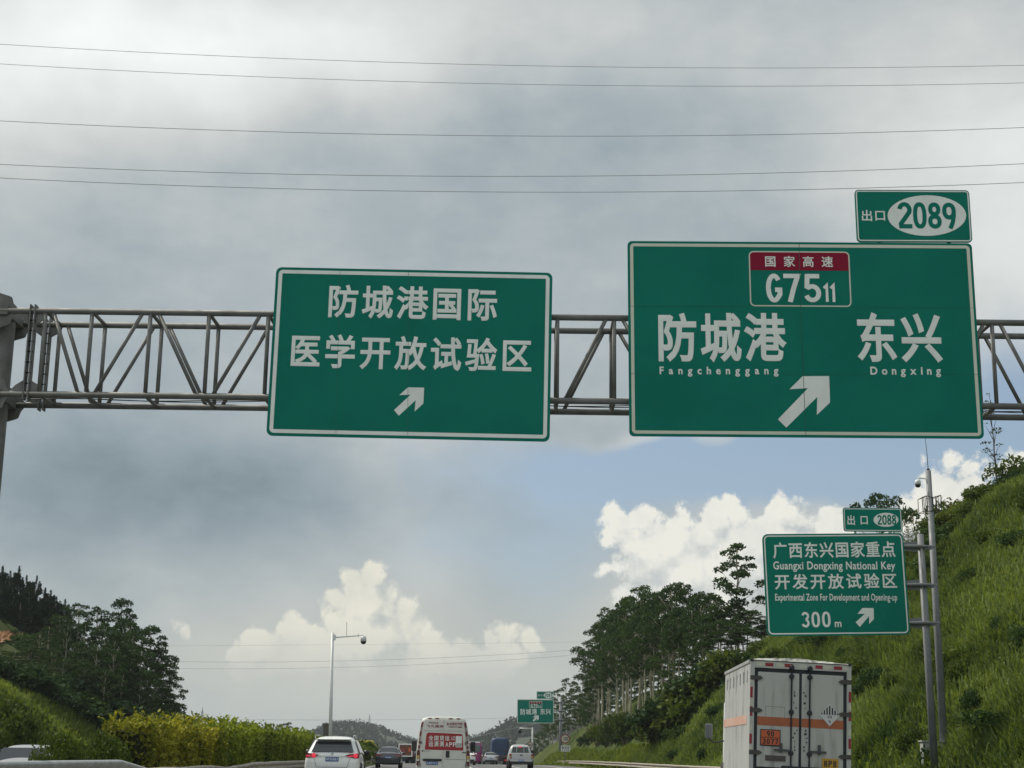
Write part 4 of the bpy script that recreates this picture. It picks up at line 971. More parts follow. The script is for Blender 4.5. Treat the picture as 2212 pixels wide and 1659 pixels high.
def make_van(loc):
    t = thing('van', 'white high roof van with a large red advertising board on its rear doors', 'van', loc)
    def ring(y, k=1.0, top=2.50, wt=.80): return (y, [(0, .34), (.92 * k, .34), (1.02 * k, .45), (1.045 * k, .80), (1.04 * k, 1.15), (.985 * k, 1.70), (.90 * k, 2.22), (.845 * k, top - .09), (wt * k * .93, top - .01), (.4, top + .01), (0, top + .015)])
    loft('body', [ring(0.0, .985, 2.47), ring(.05, 1.0), ring(.5), ring(3.4, 1.0), (3.9, [(0, .34), (.9, .34), (1.0, .45), (1.03, .8), (1.02, 1.15), (.96, 1.65), (.86, 2.05), (.80, 2.22), (.70, 2.3), (.4, 2.31), (0, 2.32)]),
                  (4.7, [(0, .34), (.9, .34), (.98, .45), (1.0, .8), (.98, 1.1), (.92, 1.2), (.85, 1.25), (.8, 1.28), (.7, 1.3), (.4, 1.3), (0, 1.3)]), (5.2, [(0, .4), (.8, .4), (.88, .5), (.9, .7), (.88, .8), (.8, .85), (.75, .88), (.7, .9), (.6, .92), (.4, .92), (0, .92)])], M_vpaint, t, 1)
    yf = -.012
    # the two rear doors: panels standing slightly proud, with the red board across them
    for s in (-1, 1):
        e = .018 if s > 0 else .018
        mb = MB()
        mb.poly([(s * .012, yf, .50), (s * .84, yf, .50), (s * .90, yf, .95), (s * .875, yf, 1.5), (s * .80, yf, 2.12), (s * .74, yf, 2.37), (s * .012, yf, 2.39)][::-s], (0, .03, 0)); d = mb.build('rear_door', M_vpaint, t, bevel=.012)
        mb = MB(); mb.box((s * .87, yf - .02, 1.52), (.09, .05, .10)); mb.box((s * .90, yf - .02, .72), (.09, .05, .10)); mb.build('hinge', M_steel, d)
        mb = MB(); mb.box((s * .44, yf - .004, .915), (.80, .012, .012)); mb.box((s * .40, yf - .004, 1.975), (.72, .012, .012)); mb.build('crease', mat('crease_grey', (.30, .29, .26), .6), d)
        # tail lamps
        mb = MB(); mb.poly([(s * .875, yf - .01, .66), (s * 1.02, yf - .01, .68), (s * 1.015, yf - .01, 1.18), (s * .975, yf - .01, 1.26), (s * .90, yf - .01, 1.24), (s * .885, yf - .01, 1.1)][::-s], (0, .05, 0)); l = mb.build('tail_lamp', mat('lamp_dark_red', (.08, .006, .012), .25, coat=.4), t)
        mb = MB(); mb.box((s * .955, yf - .018, .985), (.105, .02, .12)); mb.build('amber_panel', M_amber, l)
        mb = MB(); mb.box((s * .955, yf - .018, .875), (.105, .02, .08)); mb.build('white_panel', M_refw, l)
        mb = MB(); mb.box((s * 1.20, 4.05, 1.40), (.20, .10, .40)); mb.tube((s * 1.0, 4.1, 1.32), (s * 1.15, 4.08, 1.32), .03, n=8); mb.build('mirror', M_black, t, bevel=.03)
        for y in (.95, 4.3): wheel(t, s * .92, y, .34, .22)
        # reflective tape down the edge
        k = [(2.30, 2.10, 1), (1.95, 1.77, 1), (1.60, 1.50, 1), (1.42, 1.30, 1), (2.10, 1.97, 0), (1.75, 1.62, 0)]
        for za, zb, red in k:
            def ex(z): return s * (np.interp(z, (1.2, 1.7, 2.22, 2.45), (.955, .925, .855, .79)) - .015)
            mb = MB(); mb.poly([(ex(za) - .035, yf - .006, za), (ex(za) + .035, yf - .006, za), (ex(zb) + .035, yf - .006, zb), (ex(zb) - .035, yf - .006, zb)][::-1], (0, .02, 0)); mb.build('reflective_strip', mat('tape_red', (.14, .008, .016), .4) if red else mat('tape_grey', (.30, .28, .27), .5), t)
    for x in (-.54, -.26, .26, .56):
        mb = MB(); mb.box((x, yf - .012, 2.435), (.15, .02, .042)); mb.build('reflector', mat('tape_red', (.14, .008, .016), .4), t, bevel=.01)
    f2 = Frame((0.035, yf - .008, 1.575), (1, 0, 0), (0, 0, 1))
    mb = MB(); A = [(-.745, -.31), (.735, -.33), (.70, .22), (.66, .29), (-.62, .33), (-.69, .27)]; mb.poly([f2.p(x, y, 0) for x, y in A], f2.N * -.012); bd = mb.build('advertising_board', mat('board_red', (.30, .010, .014), .45, noise=(2, .3, (.22, .008, .012))), t)
    mb = MB()
    for i, ch in enumerate('全国货运'): put_glyph(mb, f2, ch, -.515 + i * .208, .125, .17, .18, .02, .006)
    for i, ch in enumerate('运满满'): put_glyph(mb, f2, ch, -.515 + i * .208, -.095, .17, .20, .02, .006)
    for i, ch in enumerate('APP'): put_glyph(mb, f2, ch, .10 + i * .145, -.11, .115, .175, .02, .006, cjk=False)
    for i, ch in enumerate('上找货车'): put_glyph(mb, f2, ch, .285 + (i % 2) * .085, .165 - (i // 2) * .085, .07, .07, .02, .006)
    mb.build('lettering', M_white, bd)
    mb = MB(); c = (.555, .0); mb.poly([f2.p(c[0] + x, c[1] + y, .006) for x, y in ((-.12, -.21), (.12, -.21), (.12, .21), (-.12, .21))]); mb.build('white_card', M_white, bd)
    mb = MB()
    for j, tx in enumerate(('扫码下载', '找货更快')):
        for i, ch in enumerate(tx): put_glyph(mb, f2, ch, .47 + i * .055, -.09 - j * .07, .048, .055, .02, .009)
    mb.build('card_lettering', M_black, bd)
    f3 = Frame((0, yf - .010, 2.19), (1, 0, 0), (0, 0, 1)); mt = mat('van_red_lettering', (.26, .02, .03), .5)
    mb = MB()
    v, f_, bb = glyph('Ninshuang', .02); k = .37 / (bb[2] - bb[0]); mb.add([f3.p(-.585 + (q[0] - bb[0]) * k, .065 + q[1] * .075, .003 * q[2]) for q in v], f_)
    for i, ch in enumerate('飞凡国网'): put_glyph(mb, f3, ch, -.60 + i * .17, -.045, .14, .10, .02, .002)
    mb.build('lettering', mt, t)
    mb = MB()
    for i, ch in enumerate('金庄顺利汽贸'): put_glyph(mb, f3, ch, .155 + i * .103, .050, .09, .10, .02, .002)
    v, f_, bb = glyph('13905777 8866', .02); k = .52 / (bb[2] - bb[0]); mb.add([f3.p(.19 + (q[0] - bb[0]) * k, -.095 + q[1] * .085, .003 * q[2]) for q in v], f_)
    mb.build('lettering', mt, t)
    mb = MB(); mb.box((.17, yf - .02, 1.105), (.14, .04, .25)); mb.build('door_handle', M_black, t, bevel=.04)
    mb = MB(); mb.box((-.41, yf - .025, .885), (.72, .06, .085)); mb.build('plate_light_bar', M_black, t, bevel=.02)
    mb = MB(); mb.box((.42, yf - .02, .545), (.52, .04, .035)); mb.build('dark_slot', mat('slot_grey', (.10, .10, .09), .6), t, bevel=.01)  # dark slot low on the doors, imitated by a dark bar
    mb = MB(); mb.lathe([(.03, -.01), (.035, 0)], (-.79, yf - .004, 1.215), 12, axis='Y'); v, f_, bb = glyph('fu di vans', .02); k = .22 / (bb[2] - bb[0]); mb.add([(-.73 + (q[0] - bb[0]) * k, yf - .006 - .003 * q[2], 1.20 + q[1] * .05) for q in v], f_); mb.box((.80, yf - .006, 1.17), (.16, .012, .045)); mb.build('badge', mat('badge_dark', (.10, .10, .09), .5), t)
    plate(t, (-.425, yf - .012, .765), .46, .13, '桂L·5W972')
    mb = MB(); mb.box((0, .02, .36), (1.9, .16, .16)); mb.build('bumper', mat('bumper_grey', (.06, .06, .06), .6), t, bevel=.03)
    return t
q = P(957, 1640, 61.0); make_van((q.x, 61.0, .024))

def make_truck(loc, yaw, tilt):
    t = thing('box_truck', 'dirty white box truck with an orange stripe and hazard placards on its rear doors', 'truck', loc, (0, tilt, yaw))
    Wd2, z0, z1, Ln = 1.25, 0.72, 3.52, 6.2
    M_side = streaks('truck_side_white', (.46, .47, .46), (.17, .16, .145), .45, 9, .35, .9, .44, .68)
    M_door = streaks('truck_door_white', (.42, .42, .395), (.17, .16, .13), .5, 4, .45, .75, .46, .72)
    mb = MB(); mb.box((0, Ln / 2 + .03, (z0 + z1) / 2), (2 * Wd2 - .02, Ln, z1 - z0)); box = mb.build('cargo_box', M_side, t)
    # pressed ribs on the sides, a top rail, and the orange band
    for s in (-1, 1):
        mb = MB(); n = 34
        for i in range(n):
            y = .22 + i * (Ln - .35) / (n - 1); mb.poly([(s * (Wd2 - .01), y - .05, z0 + .06), (s * (Wd2 + .012), y - .025, z0 + .06), (s * (Wd2 + .012), y + .025, z0 + .06), (s * (Wd2 - .01), y + .05, z0 + .06)], (0, 0, z1 - z0 - .16))
        mb.build('side_ribs', M_side, box)
        mb = MB(); mb.box((s * (Wd2 + .003), Ln / 2 + .03, z1 - .03), (.05, Ln, .075)); mb.box((s * (Wd2 + .003), Ln / 2 + .03, z0 + .03), (.05, Ln, .08)); mb.build('side_rail', M_rail, box)
        mb = MB(); mb.box((s * (Wd2 + .011), Ln / 2 + .2, 2.07), (.016, Ln - .5, .22)); mb.build('orange_stripe', mat('orange_faded', (.46, .23, .16), .55, noise=(3, .9, (.46, .36, .31))), t)
        mb = MB()
        for i in range(7):
            y = .45 + i * .82; mb.box((s * (Wd2 + .02), y, z1 - .26), (.03, .10, .03)); mb.box((s * (Wd2 + .02), y, z1 - .40), (.03, .03, .26)); mb.box((s * (Wd2 + .02), y + .08, z1 - .50), (.03, .14, .03))
        mb.build('tie_hooks', M_rail, box)
    yb = 0.0
    M_frame = mat('door_seal_dark', (.012, .015, .022), .6)
    mb = MB()
    for x in (-1, 1): mb.box((x * 1.195, yb + .03, (z0 + z1) / 2), (.11, .10, z1 - z0))
    mb.box((0, yb + .03, z1 - .09), (2.28, .10, .18)); mb.box((0, yb + .03, z0 + .06), (2.28, .10, .12)); mb.build('rear_frame', M_door, t)
    mb = MB(); mb.box((0, yb + .045, (z0 + z1) / 2), (2.29, .04, z1 - z0 - .3)); seal = mb.build('door_seal', M_frame, t)
    for s in (-1, 1):
        mb = MB(); mb.box((s * .545, yb + .01, (z0 + z1) / 2 - .03), (1.025, .04, z1 - z0 - .50)); d = mb.build('rear_door', M_door, t, bevel=.008)
        mb = MB(); mb.box((s * .545, yb - .0145, 2.045), (1.025, .007, .21)); mb.build('orange_stripe', M_orange, d)
        for z in (z1 - .43, 2.30, 1.28):
            mb = MB(); mb.poly([(s * 1.25, yb - .03, z - .055), (s * 1.0, yb - .045, z - .05), (s * .93, yb - .035, z), (s * 1.0, yb - .045, z + .05), (s * 1.25, yb - .03, z + .055)][::s], (0, .05, 0)); mb.build('hinge', mat('hinge_dark', (.055, .05, .045), .6), d)
        mb = MB(); xr = s * .225; mb.tube((xr, yb - .045, z0 + .1), (xr, yb - .045, z1 - .13), .020, n=8)
        for z in (z1 - .14, z1 - .36, 2.29, 1.3): mb.lathe([(.05, -.05), (.065, -.03), (.065, .03)], (xr, yb - .03, z), 10, axis='Y')
        lr = mb.build('lock_rod', M_frame, d)
        mb = MB(); mb.box((s * .42, yb - .06, 1.36), (.44, .03, .05)); mb.box((s * .47, yb - .04, 1.42), (.07, .05, .22)); mb.build('handle', mat('handle_dark', (.05, .055, .055), .6), lr)
        # worn stickers beside the middle joint
        rg = np.random.RandomState(11 + s); mb = MB()
        for z in (2.78, 2.70, 2.52, 2.40, 1.86, 1.78, 1.68, 1.58, 1.46, 1.38):
            x = s * rg.uniform(.07, .17); a = rg.uniform(.02, .05); b = rg.uniform(.02, .055); w = rg.uniform(-.8, .8)
            mb.poly([(x + a * math.cos(w + u) * rg.uniform(.5, 1), yb - .014, z + b * math.sin(w + u) * rg.uniform(.5, 1)) for u in (0, 1.1, 2.2, 3.3, 4.4, 5.4)], (0, .003, 0))
        mb.build('worn_stickers', mat('sticker_dark', (.045, .05, .05), .7), d)
        # reflective tape on the frame
        zs = [(3.18, 2.98, 0), (2.86, 2.60, 1), (2.55, 2.42, 0), (2.38, 2.15, 1), (1.95, 1.80, 0), (1.72, 1.48, 1), (1.42, 1.22, 0)]
        for za, zb, red in zs:
            mb = MB(); mb.box((s * 1.215, yb - .022, (za + zb) / 2), (.065, .006, za - zb)); mb.build('reflective_strip', M_refr if red else M_refw, t)
    for x0, x1, red in [(-1.10, -.90, 0), (-.88, -.68, 1), (-.58, -.42, 0), (-.40, -.20, 1), (-.02, .14, 0), (.36, .54, 1), (.56, .74, 0), (.82, 1.02, 1), (1.04, 1.18, 0)]:
        mb = MB(); mb.box(((x0 + x1) / 2, yb - .022, z1 - .095), (x1 - x0, .006, .085)); mb.build('reflective_strip', M_refr if red else M_refw, t)
    # torn cover lying along the rear roof edge
    rg = np.random.RandomState(4); mb = MB(); n = 26; vs = []
    for i in range(n + 1):
        x = -1.22 + 2.46 * i / n; k = .06 * math.sin(math.pi * min(1, i / n * 1.15)) + rg.uniform(0, .018); vs += [(x, yb - .02, z1 + .005), (x, yb + .05, z1 + .02 + k), (x, yb + .6, z1 + .02)]
    mb.add(vs, [(3 * i + j, 3 * i + 3 + j, 3 * i + 4 + j, 3 * i + 1 + j) for i in range(n) for j in (0, 1)]); mb.build('roof_sheet', mat('sheet_pale', (.50, .50, .46), .6, noise=(6, .9, (.10, .10, .09))), t)
    mb = MB(); mb.box((-1.215, yb - .01, z1 + .0), (.08, .08, .06)); mb.box((1.215, yb - .01, z1 + .0), (.08, .08, .06)); mb.box((0, yb - .012, z1 - .005), (2.36, .03, .022)); mb.build('roof_edge', M_black, t)
    # orange plate with the danger numbers
    f2 = Frame((-.73, yb - .03, 1.645), (1, 0, 0), (0, 0, 1)); mb = MB(); put_plate(mb, f2, .50, .40, .015, -.002, .012); pl = mb.build('danger_plate', M_black, t)
    mb = MB(); put_plate(mb, f2, .455, .165, .008, .002, .003, 0, .094); put_plate(mb, f2, .455, .165, .008, .002, .003, 0, -.088); mb.build('orange_field', mat('danger_orange', (.48, .09, .025), .5), pl)
    mb = MB()
    for s_, y_, xs in (('90', .032, (-.05, .05)), ('3077', -.152, (-.155, -.052, .052, .155))):
        for ch, x in zip(s_, xs): put_stroke(mb, f2, ch, x - .037, y_, x + .037, y_ + .125, .005, .19)
    mb.build('numbers', M_black, pl)
    # class nine diamond
    f3 = Frame((.72, yb - .03, 2.27), (1, 0, 0), (0, 0, 1)); R = .275
    mb = MB(); mb.poly([f3.p(x, y, 0) for x, y in ((R * .92, 0), (0, R), (-R * .92, 0), (0, -R))], f3.N * -.012); dm = mb.build('hazard_diamond', mat('diamond_white', (.52, .53, .52), .5), t)
    mb = MB()
    for i in range(-3, 4):
        x0, x1 = (i - .28) * .066, (i + .28) * .066; top = lambda x: R * .93 * (1 - abs(x) / (R * .92)) - .012
        if top(max(abs(x0), abs(x1))) > .02: mb.poly([f3.p(x0, .005, .004), f3.p(x1, .005, .004), f3.p(x1, top(x1), .004), f3.p(x0, top(x0), .004)])
    mb.build('black_bars', M_black, dm)
    mb = MB(); put_stroke(mb, f3, '9', -.022, -.2, .022, -.13, .004, .18)
    for x in (-.03, .03): put_stroke(mb, f3, '9', x - .022, -.085, x + .022, -.02, .004, .18)
    mb.build('numbers', mat('sticker_grey', (.10, .10, .10), .6), dm)
    mb = MB(); put_ring(mb, Frame((-.62, yb - .0135, 2.27), (1, 0, 0), (0, 0, 1)), .48, .27, .01, .008, .0); mb.build('patch_outline', mat('outline_dark', (.10, .12, .09), .6), t)
    mb = MB(); mb.box((-.60, yb - .02, 1.16), (.50, .02, .13)); mb.build('brown_patch', mat('patch_brown', (.07, .055, .05), .6), t)
    plate(t, (.74, yb - .03, 1.10), .40, .24, '桂P挂', M_yplate, M_black)
    # chassis, cab, wheels, mirrors
    mb = MB(); mb.box((0, 3.2, .86), (.9, 6.8, .26)); mb.box((0, .25, .75), (2.3, .12, .14)); mb.build('chassis', M_black, t)
    mb = MB(); mb.box((0, 7.25, 1.75), (2.2, 1.75, 2.1)); cab = mb.build('cab', M_wpaint, t, bevel=.12)
    mb = MB(); mb.box((0, 8.13, 2.2), (1.9, .04, .75)); mb.build('windscreen', M_glass, cab)
    for s in (-1, 1):
        mb = MB(); mb.box((s * 1.56, 7.7, 1.86), (.22, .09, .44)); mb.build('mirror', mat('mirror_grey', (.10, .11, .12), .4), t, bevel=.05)
        mb = MB(); mb.path([(s * 1.05, 7.7, 1.62), (s * 1.38, 7.72, 1.54), (s * 1.52, 7.7, 1.60), (s * 1.56, 7.7, 1.70)], .022, 6); mb.build('mirror_arm', M_black, t)
        for y in (1.6, 7.3): wheel(t, s * .95, y, .5, .5)
    return t
q = P(1733, 1550, 38.8)
make_truck((q.x - .14, 38.8, .0), R_(-4.3), R_(2.3))

def sedan(label, loc, m, plate_text, lit=False, yaw=0.0, name='sedan'):
    t = thing(name, label, 'car', loc, (0, 0, yaw))
    car_body([(0.0, .40, .70, .76, .72, .74, .70), (.05, .34, .82, .92, .85, .84, .74), (.12, .30, .92, 1.01, .89, .87, .74), (.50, .26, .94, 1.06, .90, .88, .72), (1.0, .24, .94, 1.34, .90, .88, .62),
              (1.5, .22, .94, 1.44, .90, .88, .58), (2.2, .22, .93, 1.46, .90, .88, .58), (2.7, .22, .92, 1.36, .90, .88, .60), (3.4, .23, .90, .96, .90, .86, .7), (4.2, .25, .82, .86, .88, .80, .6), (4.7, .34, .6, .66, .74, .66, .5)], m, t)
    mb = MB(); face_quad(mb, [(-.66, .52, 1.085), (.66, .52, 1.085), (.56, 1.08, 1.385), (-.56, 1.08, 1.385)], h=.025); mb.build('rear_window', M_glass, t)
    mb = MB(); face_quad(mb, [(.66, 3.3, 1.0), (-.66, 3.3, 1.0), (-.56, 2.72, 1.36), (.56, 2.72, 1.36)], h=.03); mb.build('windscreen', M_glass, t)
    for s in (-1, 1):
        mb = MB(); face_quad(mb, [(s * .875, .85, .99), (s * .875, 3.0, .97), (s * .67, 2.5, 1.33), (s * .665, 1.3, 1.36)][::s], h=.012); mb.build('side_window', M_glass, t)
        mb = MB(); mb.poly([(s * .42, -.005, .93), (s * .82, .02, .96), (s * .885, .1, .94), (s * .885, .1, .80), (s * .80, .0, .80), (s * .5, -.01, .84)][::s], (0, .06, 0)); mb.build('tail_lamp', M_lit if lit else M_taill, t)
        mb = MB(); mb.lathe([(.03, -.09), (.09, -.06), (.1, .04), (.05, .09)], (s * .98, 2.75, 1.02), 10, axis='X'); mb.build('mirror', m, t, smooth=True)
        for y in (.95, 3.75): wheel(t, s * .79, y, .325, .22)
    mb = MB(); mb.box((0, -.012, .42), (1.5, .05, .2)); mb.build('bumper_trim', M_black, t, bevel=.03)
    mb = MB(); mb.box((0, .04, 1.04), (.05, .02, .07)); mb.box((0, 1.3, 1.46), (.03, .12, .08)); mb.build('badge_and_aerial', M_chrome if m is M_dpaint else M_black, t)
    plate(t, (0, -.012, .74), text=plate_text)
    return t
def onroad(px, Y): return (P(px, 1650, Y).x, Y, zr(Y) + .024)
sedan('dark sedan in the left lane between the white SUV and the white van', onroad(838, 110.0), M_dpaint, '桂A8K612')
sedan('small silver sedan ahead, between the magenta coach and the pickup truck', onroad(1060, 195.0), M_spaint, '桂P3N085')
sedan('white car half hidden behind the right side of the white van', onroad(1007, 150.0), M_wpaint, '桂B77N21')
t = sedan('silver car on the opposite carriageway, only its roof above the guardrail at the left edge', (-10.60, 42.6, -.20), M_spaint, '桂A55D01', yaw=math.pi + .06)

def make_pickup(loc):
    t = thing('pickup_truck', 'silver double cab pickup with a red high brake lamp, right of the silver sedan', 'pickup truck', loc)
    pm = mat('silver_pickup_paint', (.46, .46, .46), .35, .4, coat=.3)
    mb = MB(); mb.box((0, .95, .86), (1.74, 1.86, .52)); bed = mb.build('bed', pm, t, bevel=.05)
    mb = MB(); mb.box((0, .012, .88), (1.46, .03, .46)); tg = mb.build('tailgate', pm, t, bevel=.02)
    mb = MB(); mb.box((0, -.012, .99), (.20, .02, .08)); mb.build('handle', M_black, tg)
    car_body([(1.86, .45, 1.1, 1.12, .87, .86, .80), (1.9, .42, 1.12, 1.66, .87, .86, .66), (2.3, .40, 1.12, 1.76, .88, .86, .64), (3.3, .40, 1.1, 1.75, .88, .86, .64), (3.7, .40, 1.1, 1.66, .88, .86, .64), (4.3, .42, 1.06, 1.12, .88, .84, .7), (5.1, .45, 1.0, 1.04, .86, .80, .7), (5.3, .5, .8, .84, .8, .7, .6)], pm, t, 'cab')
    mb = MB(); face_quad(mb, [(-.66, 1.86, 1.16), (.66, 1.86, 1.16), (.57, 1.88, 1.58), (-.57, 1.88, 1.58)], h=.03); rw = mb.build('rear_window', mat('see_through_glass', (.05, .06, .06), .1), t)
    mb = MB(); mb.box((-.27, 1.815, 1.37), (.03, .03, .42)); mb.box((.27, 1.815, 1.37), (.03, .03, .42)); mb.build('window_bars', pm, rw)
    mb = MB(); mb.box((0, 1.80, 1.585), (.22, .04, .07)); mb.build('high_brake_lamp', M_lit, t)
    for s in (-1, 1):
        mb = MB(); mb.box((s * .81, -.01, .92), (.14, .06, .34)); l = mb.build('tail_lamp', M_taill, t); mb = MB(); mb.box((s * .81, -.045, .86), (.10, .02, .13)); mb.build('amber_panel', M_amber, l)
        mb = MB(); mb.box((s * 1.02, 4.0, 1.25), (.2, .1, .24)); mb.build('mirror', M_black, t, bevel=.03)
        for y in (1.0, 4.3): wheel(t, s * .80, y, .38, .25)
    mb = MB(); mb.box((0, -.06, .58), (1.66, .12, .12)); mb.build('bumper', pm, t, bevel=.04)
    mb = MB(); mb.box((0, .02, .44), (1.6, .1, .18)); mb.build('lower_bumper', M_black, t)
    plate(t, (0, -.125, .60), text='桂N0P386')
    return t
make_pickup(onroad(1126, 117.0))

def make_coach(loc):
    t = thing('coach', 'magenta coach with a dark rear window, partly hidden by the white van', 'bus', loc, (0, 0, 0))
    pk = mat('coach_magenta', (.26, .02, .13), .35, coat=.4)
    def ring(y, k=1.0, z=3.3): return (y, [(0, .35), (1.1 * k, .35), (1.22 * k, .5), (1.25 * k, 1.2), (1.25 * k, 2.2), (1.2 * k, z - .35), (1.08 * k, z - .08), (.6 * k, z), (0, z + .02)])
    loft('body', [ring(0, .97, 3.2), ring(.1), ring(.6), ring(10.5), ring(11.4, .97, 3.15)], pk, t, 1)
    mb = MB(); mb.box((.0, -.02, 2.35), (2.0, .06, .95)); rw = mb.build('rear_window', mat('coach_glass', (.10, .14, .12), .12), t, bevel=.1)
    mb = MB(); mb.box((0, -.055, 2.35), (.04, .02, .9)); mb.build('window_divider', M_black, rw)
    mb = MB(); mb.box((0, .2, 3.20), (1.9, .5, .18)); mb.build('roof_cover', M_wpaint, t, bevel=.06)
    mb = MB(); mb.box((0, -.02, 1.35), (.9, .03, .05)); mb.build('chrome_strip', mat('strip_gold', (.45, .36, .22), .4), t)
    for s in (-1, 1):
        mb = MB(); mb.box((s * 1.03, -.02, 1.15), (.2, .06, .5)); mb.build('tail_lamp', M_taill, t)
        mb = MB(); mb.box((s * 1.235, 5.6, 2.25), (.04, 9.6, .85)); mb.build('side_window', M_glass, t)
        for y in (2.6, 9.0): wheel(t, s * 1.05, y, .5, .3)
    return t
make_coach(onroad(1022, 232.0))

def make_tarp_truck(loc):
    t = thing('cargo_truck', 'truck loaded high under a blue tarpaulin, seen beyond the silver sedan', 'truck', loc)
    tp_ = mat('tarpaulin_blue', (.018, .04, .095), .6, noise=(.8, .6, (.012, .028, .07)), bump=(1.2, .5))
    st = []
    for y, k, z in ((0, .97, 3.55), (.15, 1.0, 3.7), (2, 1.01, 3.74), (4.5, 1.0, 3.66), (6.6, .98, 3.7), (6.8, .95, 3.5)):
        st.append((y, [(0, 1.35), (1.12 * k, 1.35), (1.2 * k, 1.7), (1.22 * k, 2.3), (1.22 * k, 3.0), (1.18 * k, z - .25), (1.0 * k, z - .02), (.5, z + .03), (0, z + .04)]))
    tar = loft('tarpaulin', st, tp_, t, 1)
    mb = MB(); mb.poly([(-1.16, -.03, 1.75), (1.16, -.03, 1.75), (.2, -.06, .95), (0, -.06, .9), (-.2, -.06, .95)], (0, .03, 0)); mb.build('tarpaulin_flap', tp_, tar)
    mb = MB(); mb.box((0, 3.4, 1.15), (2.3, 6.9, .35)); mb.build('truck_bed', mat('bed_rust', (.10, .06, .05), .8), t)
    mb = MB(); mb.box((0, 3.6, .8), (.9, 7.6, .3)); mb.box((0, .1, .62), (2.2, .12, .16)); mb.build('chassis', mat('chassis_maroon', (.06, .02, .02), .7), t)
    mb = MB(); mb.box((0, 7.9, 1.7), (2.3, 1.8, 2.2)); mb.build('cab', mat('cab_blue', (.03, .06, .14), .4), t, bevel=.1)
    mb = MB(); mb.box((-.6, .02, .78), (.40, .03, .2)); mb.build('number_plate', M_refw, t)
    for s in (-1, 1):
        mb = MB(); mb.box((s * .85, .03, .66), (.36, .05, .14)); mb.build('tail_lamp', M_lit, t)
        for y in (1.5, 2.9, 7.8): wheel(t, s * .95, y, .5, .5, False)
        mb = MB(); mb.box((s * 1.5, 8.3, 1.7), (.18, .1, .5)); mb.build('mirror', M_black, t)
    return t
make_tarp_truck(onroad(1080, 222.0))

def make_lorry(label, loc, yaw, cabm, boxm, front=False, h=2.6, zo=0):
    t = thing('lorry', label, 'truck', loc, (0, 0, yaw))
    mb = MB(); mb.box((0, 2.3, .95 + h / 2), (2.3, 4.5, h)); b = mb.build('load_body', boxm, t, bevel=.04)
    mb = MB(); mb.box((0, 3, .7), (.9, 6.6, .3)); mb.build('chassis', M_black, t)
    mb = MB(); mb.box((0, 5.6, 1.5), (2.2, 1.7, 2.0)); c = mb.build('cab', cabm, t, bevel=.12)
    mb = MB(); mb.box((0, 6.46, 1.85), (1.9, .04, .85)); mb.build('windscreen', M_glass, c)
    mb = MB(); mb.box((0, 6.50, .75), (2.2, .12, .3)); mb.build('bumper', cabm, t)
    for s in (-1, 1):
        mb = MB(); mb.box((s * .9, 6.46, 1.05), (.3, .05, .2)); mb.build('headlight', M_refw, t)
        mb = MB(); mb.box((s * 1.0, -.02 + .04, .9), (.2, .05, .14)); mb.build('tail_lamp', M_taill, t)
        mb = MB(); mb.box((s * 1.25, 6.2, 1.8), (.12, .15, .45)); mb.build('mirror', M_black, t)
        for y in (1.2, 5.5): wheel(t, s * .92, y, .45, .4, False)
    return t
q = P(781, 1640, 170.0)
make_lorry('yellow lorry coming the other way, seen just right of the white SUV', (q.x + .1, 176.5, zr(176) - .1), math.pi, mat('lorry_yellow', (.42, .36, .02), .4, coat=.3), mat('lorry_yellow', (.42, .36, .02), .4), h=1.3)
lr = make_lorry('red lorry with a white framed open back, far ahead beside the dark sedan', (P(875, 1650, 212).x, 212, zr(212)), 0, mat('lorry_red', (.22, .04, .03), .5), mat('lorry_brown', (.11, .05, .035), .8, noise=(1.0, .7, (.2, .05, .03))), h=1.5)
mb = MB(); f2 = Frame((0, -.03, 1.75), (1, 0, 0), (0, 0, 1)); put_ring(mb, f2, 1.9, 1.7, .06, .16, .0); mb.build('white_frame', M_wpaint, lr)
mb = MB(); mb.box((-.45, -.03, 1.7), (.8, .03, .6)); mb.build('red_panel', mat('lorry_red', (.22, .04, .03), .5), lr)
mb = MB(); mb.box((.55, -.035, 1.8), (.36, .03, .5)); mb.build('orange_sign', mat('danger_orange', (.48, .09, .025), .5), lr)
lr2 = make_lorry('lorry with a blue and white poster on its tail, left of the white van', (P(893, 1650, 214).x, 214, zr(214)), 0, mat('cab_blue', (.03, .06, .14), .4), mat('lorry_greyblue', (.10, .12, .18), .6, noise=(.9, .7, (.22, .26, .33))), h=1.4)
mb = MB(); mb.poly([(-.7, -.02, 1.35), (.9, -.02, 1.35), (.75, -.02, 1.75), (-.3, -.02, 2.0)][::-1], (0, .03, 0)); mb.build('poster', mat('poster_pale', (.42, .48, .58), .5), lr2)
# long blue hoarding beyond the bend
Yh = 245.0; a, b = P(790, 1613.5, Yh), P(1010, 1618, Yh)
hd = thing('hoarding', 'long dark blue hoarding with white characters behind the dark sedan', 'hoarding', ((a.x + b.x) / 2, Yh, zr(Yh)))
fr = Frame(((a.x + b.x) / 2, Yh, a.z - 1.05), (1, 0, 0), (0, 0, 1)); wd_ = b.x - a.x
mb = MB(); put_plate(mb, fr, wd_, 2.1, .05, 0, .05); mb.build('panel', mat('hoarding_blue', (.012, .020, .075), .6), hd, world=True)
mb = MB()
for i, ch in enumerate('州建设集团'): put_glyph(mb, fr, ch, fr.loc(806 + i * 12.5, 1628)[0], .0, .75, 1.0, .02, .01)
mb.build('lettering', M_white, hd, world=True)
for x in np.linspace(-wd_ / 2 + .3, wd_ / 2 - .3, 7):
    mb = MB(); mb.tube(fr.p(x, -3.5, -.1), fr.p(x, 1.0, -.1), .06, n=8); mb.build('post', M_steel, hd, world=True)

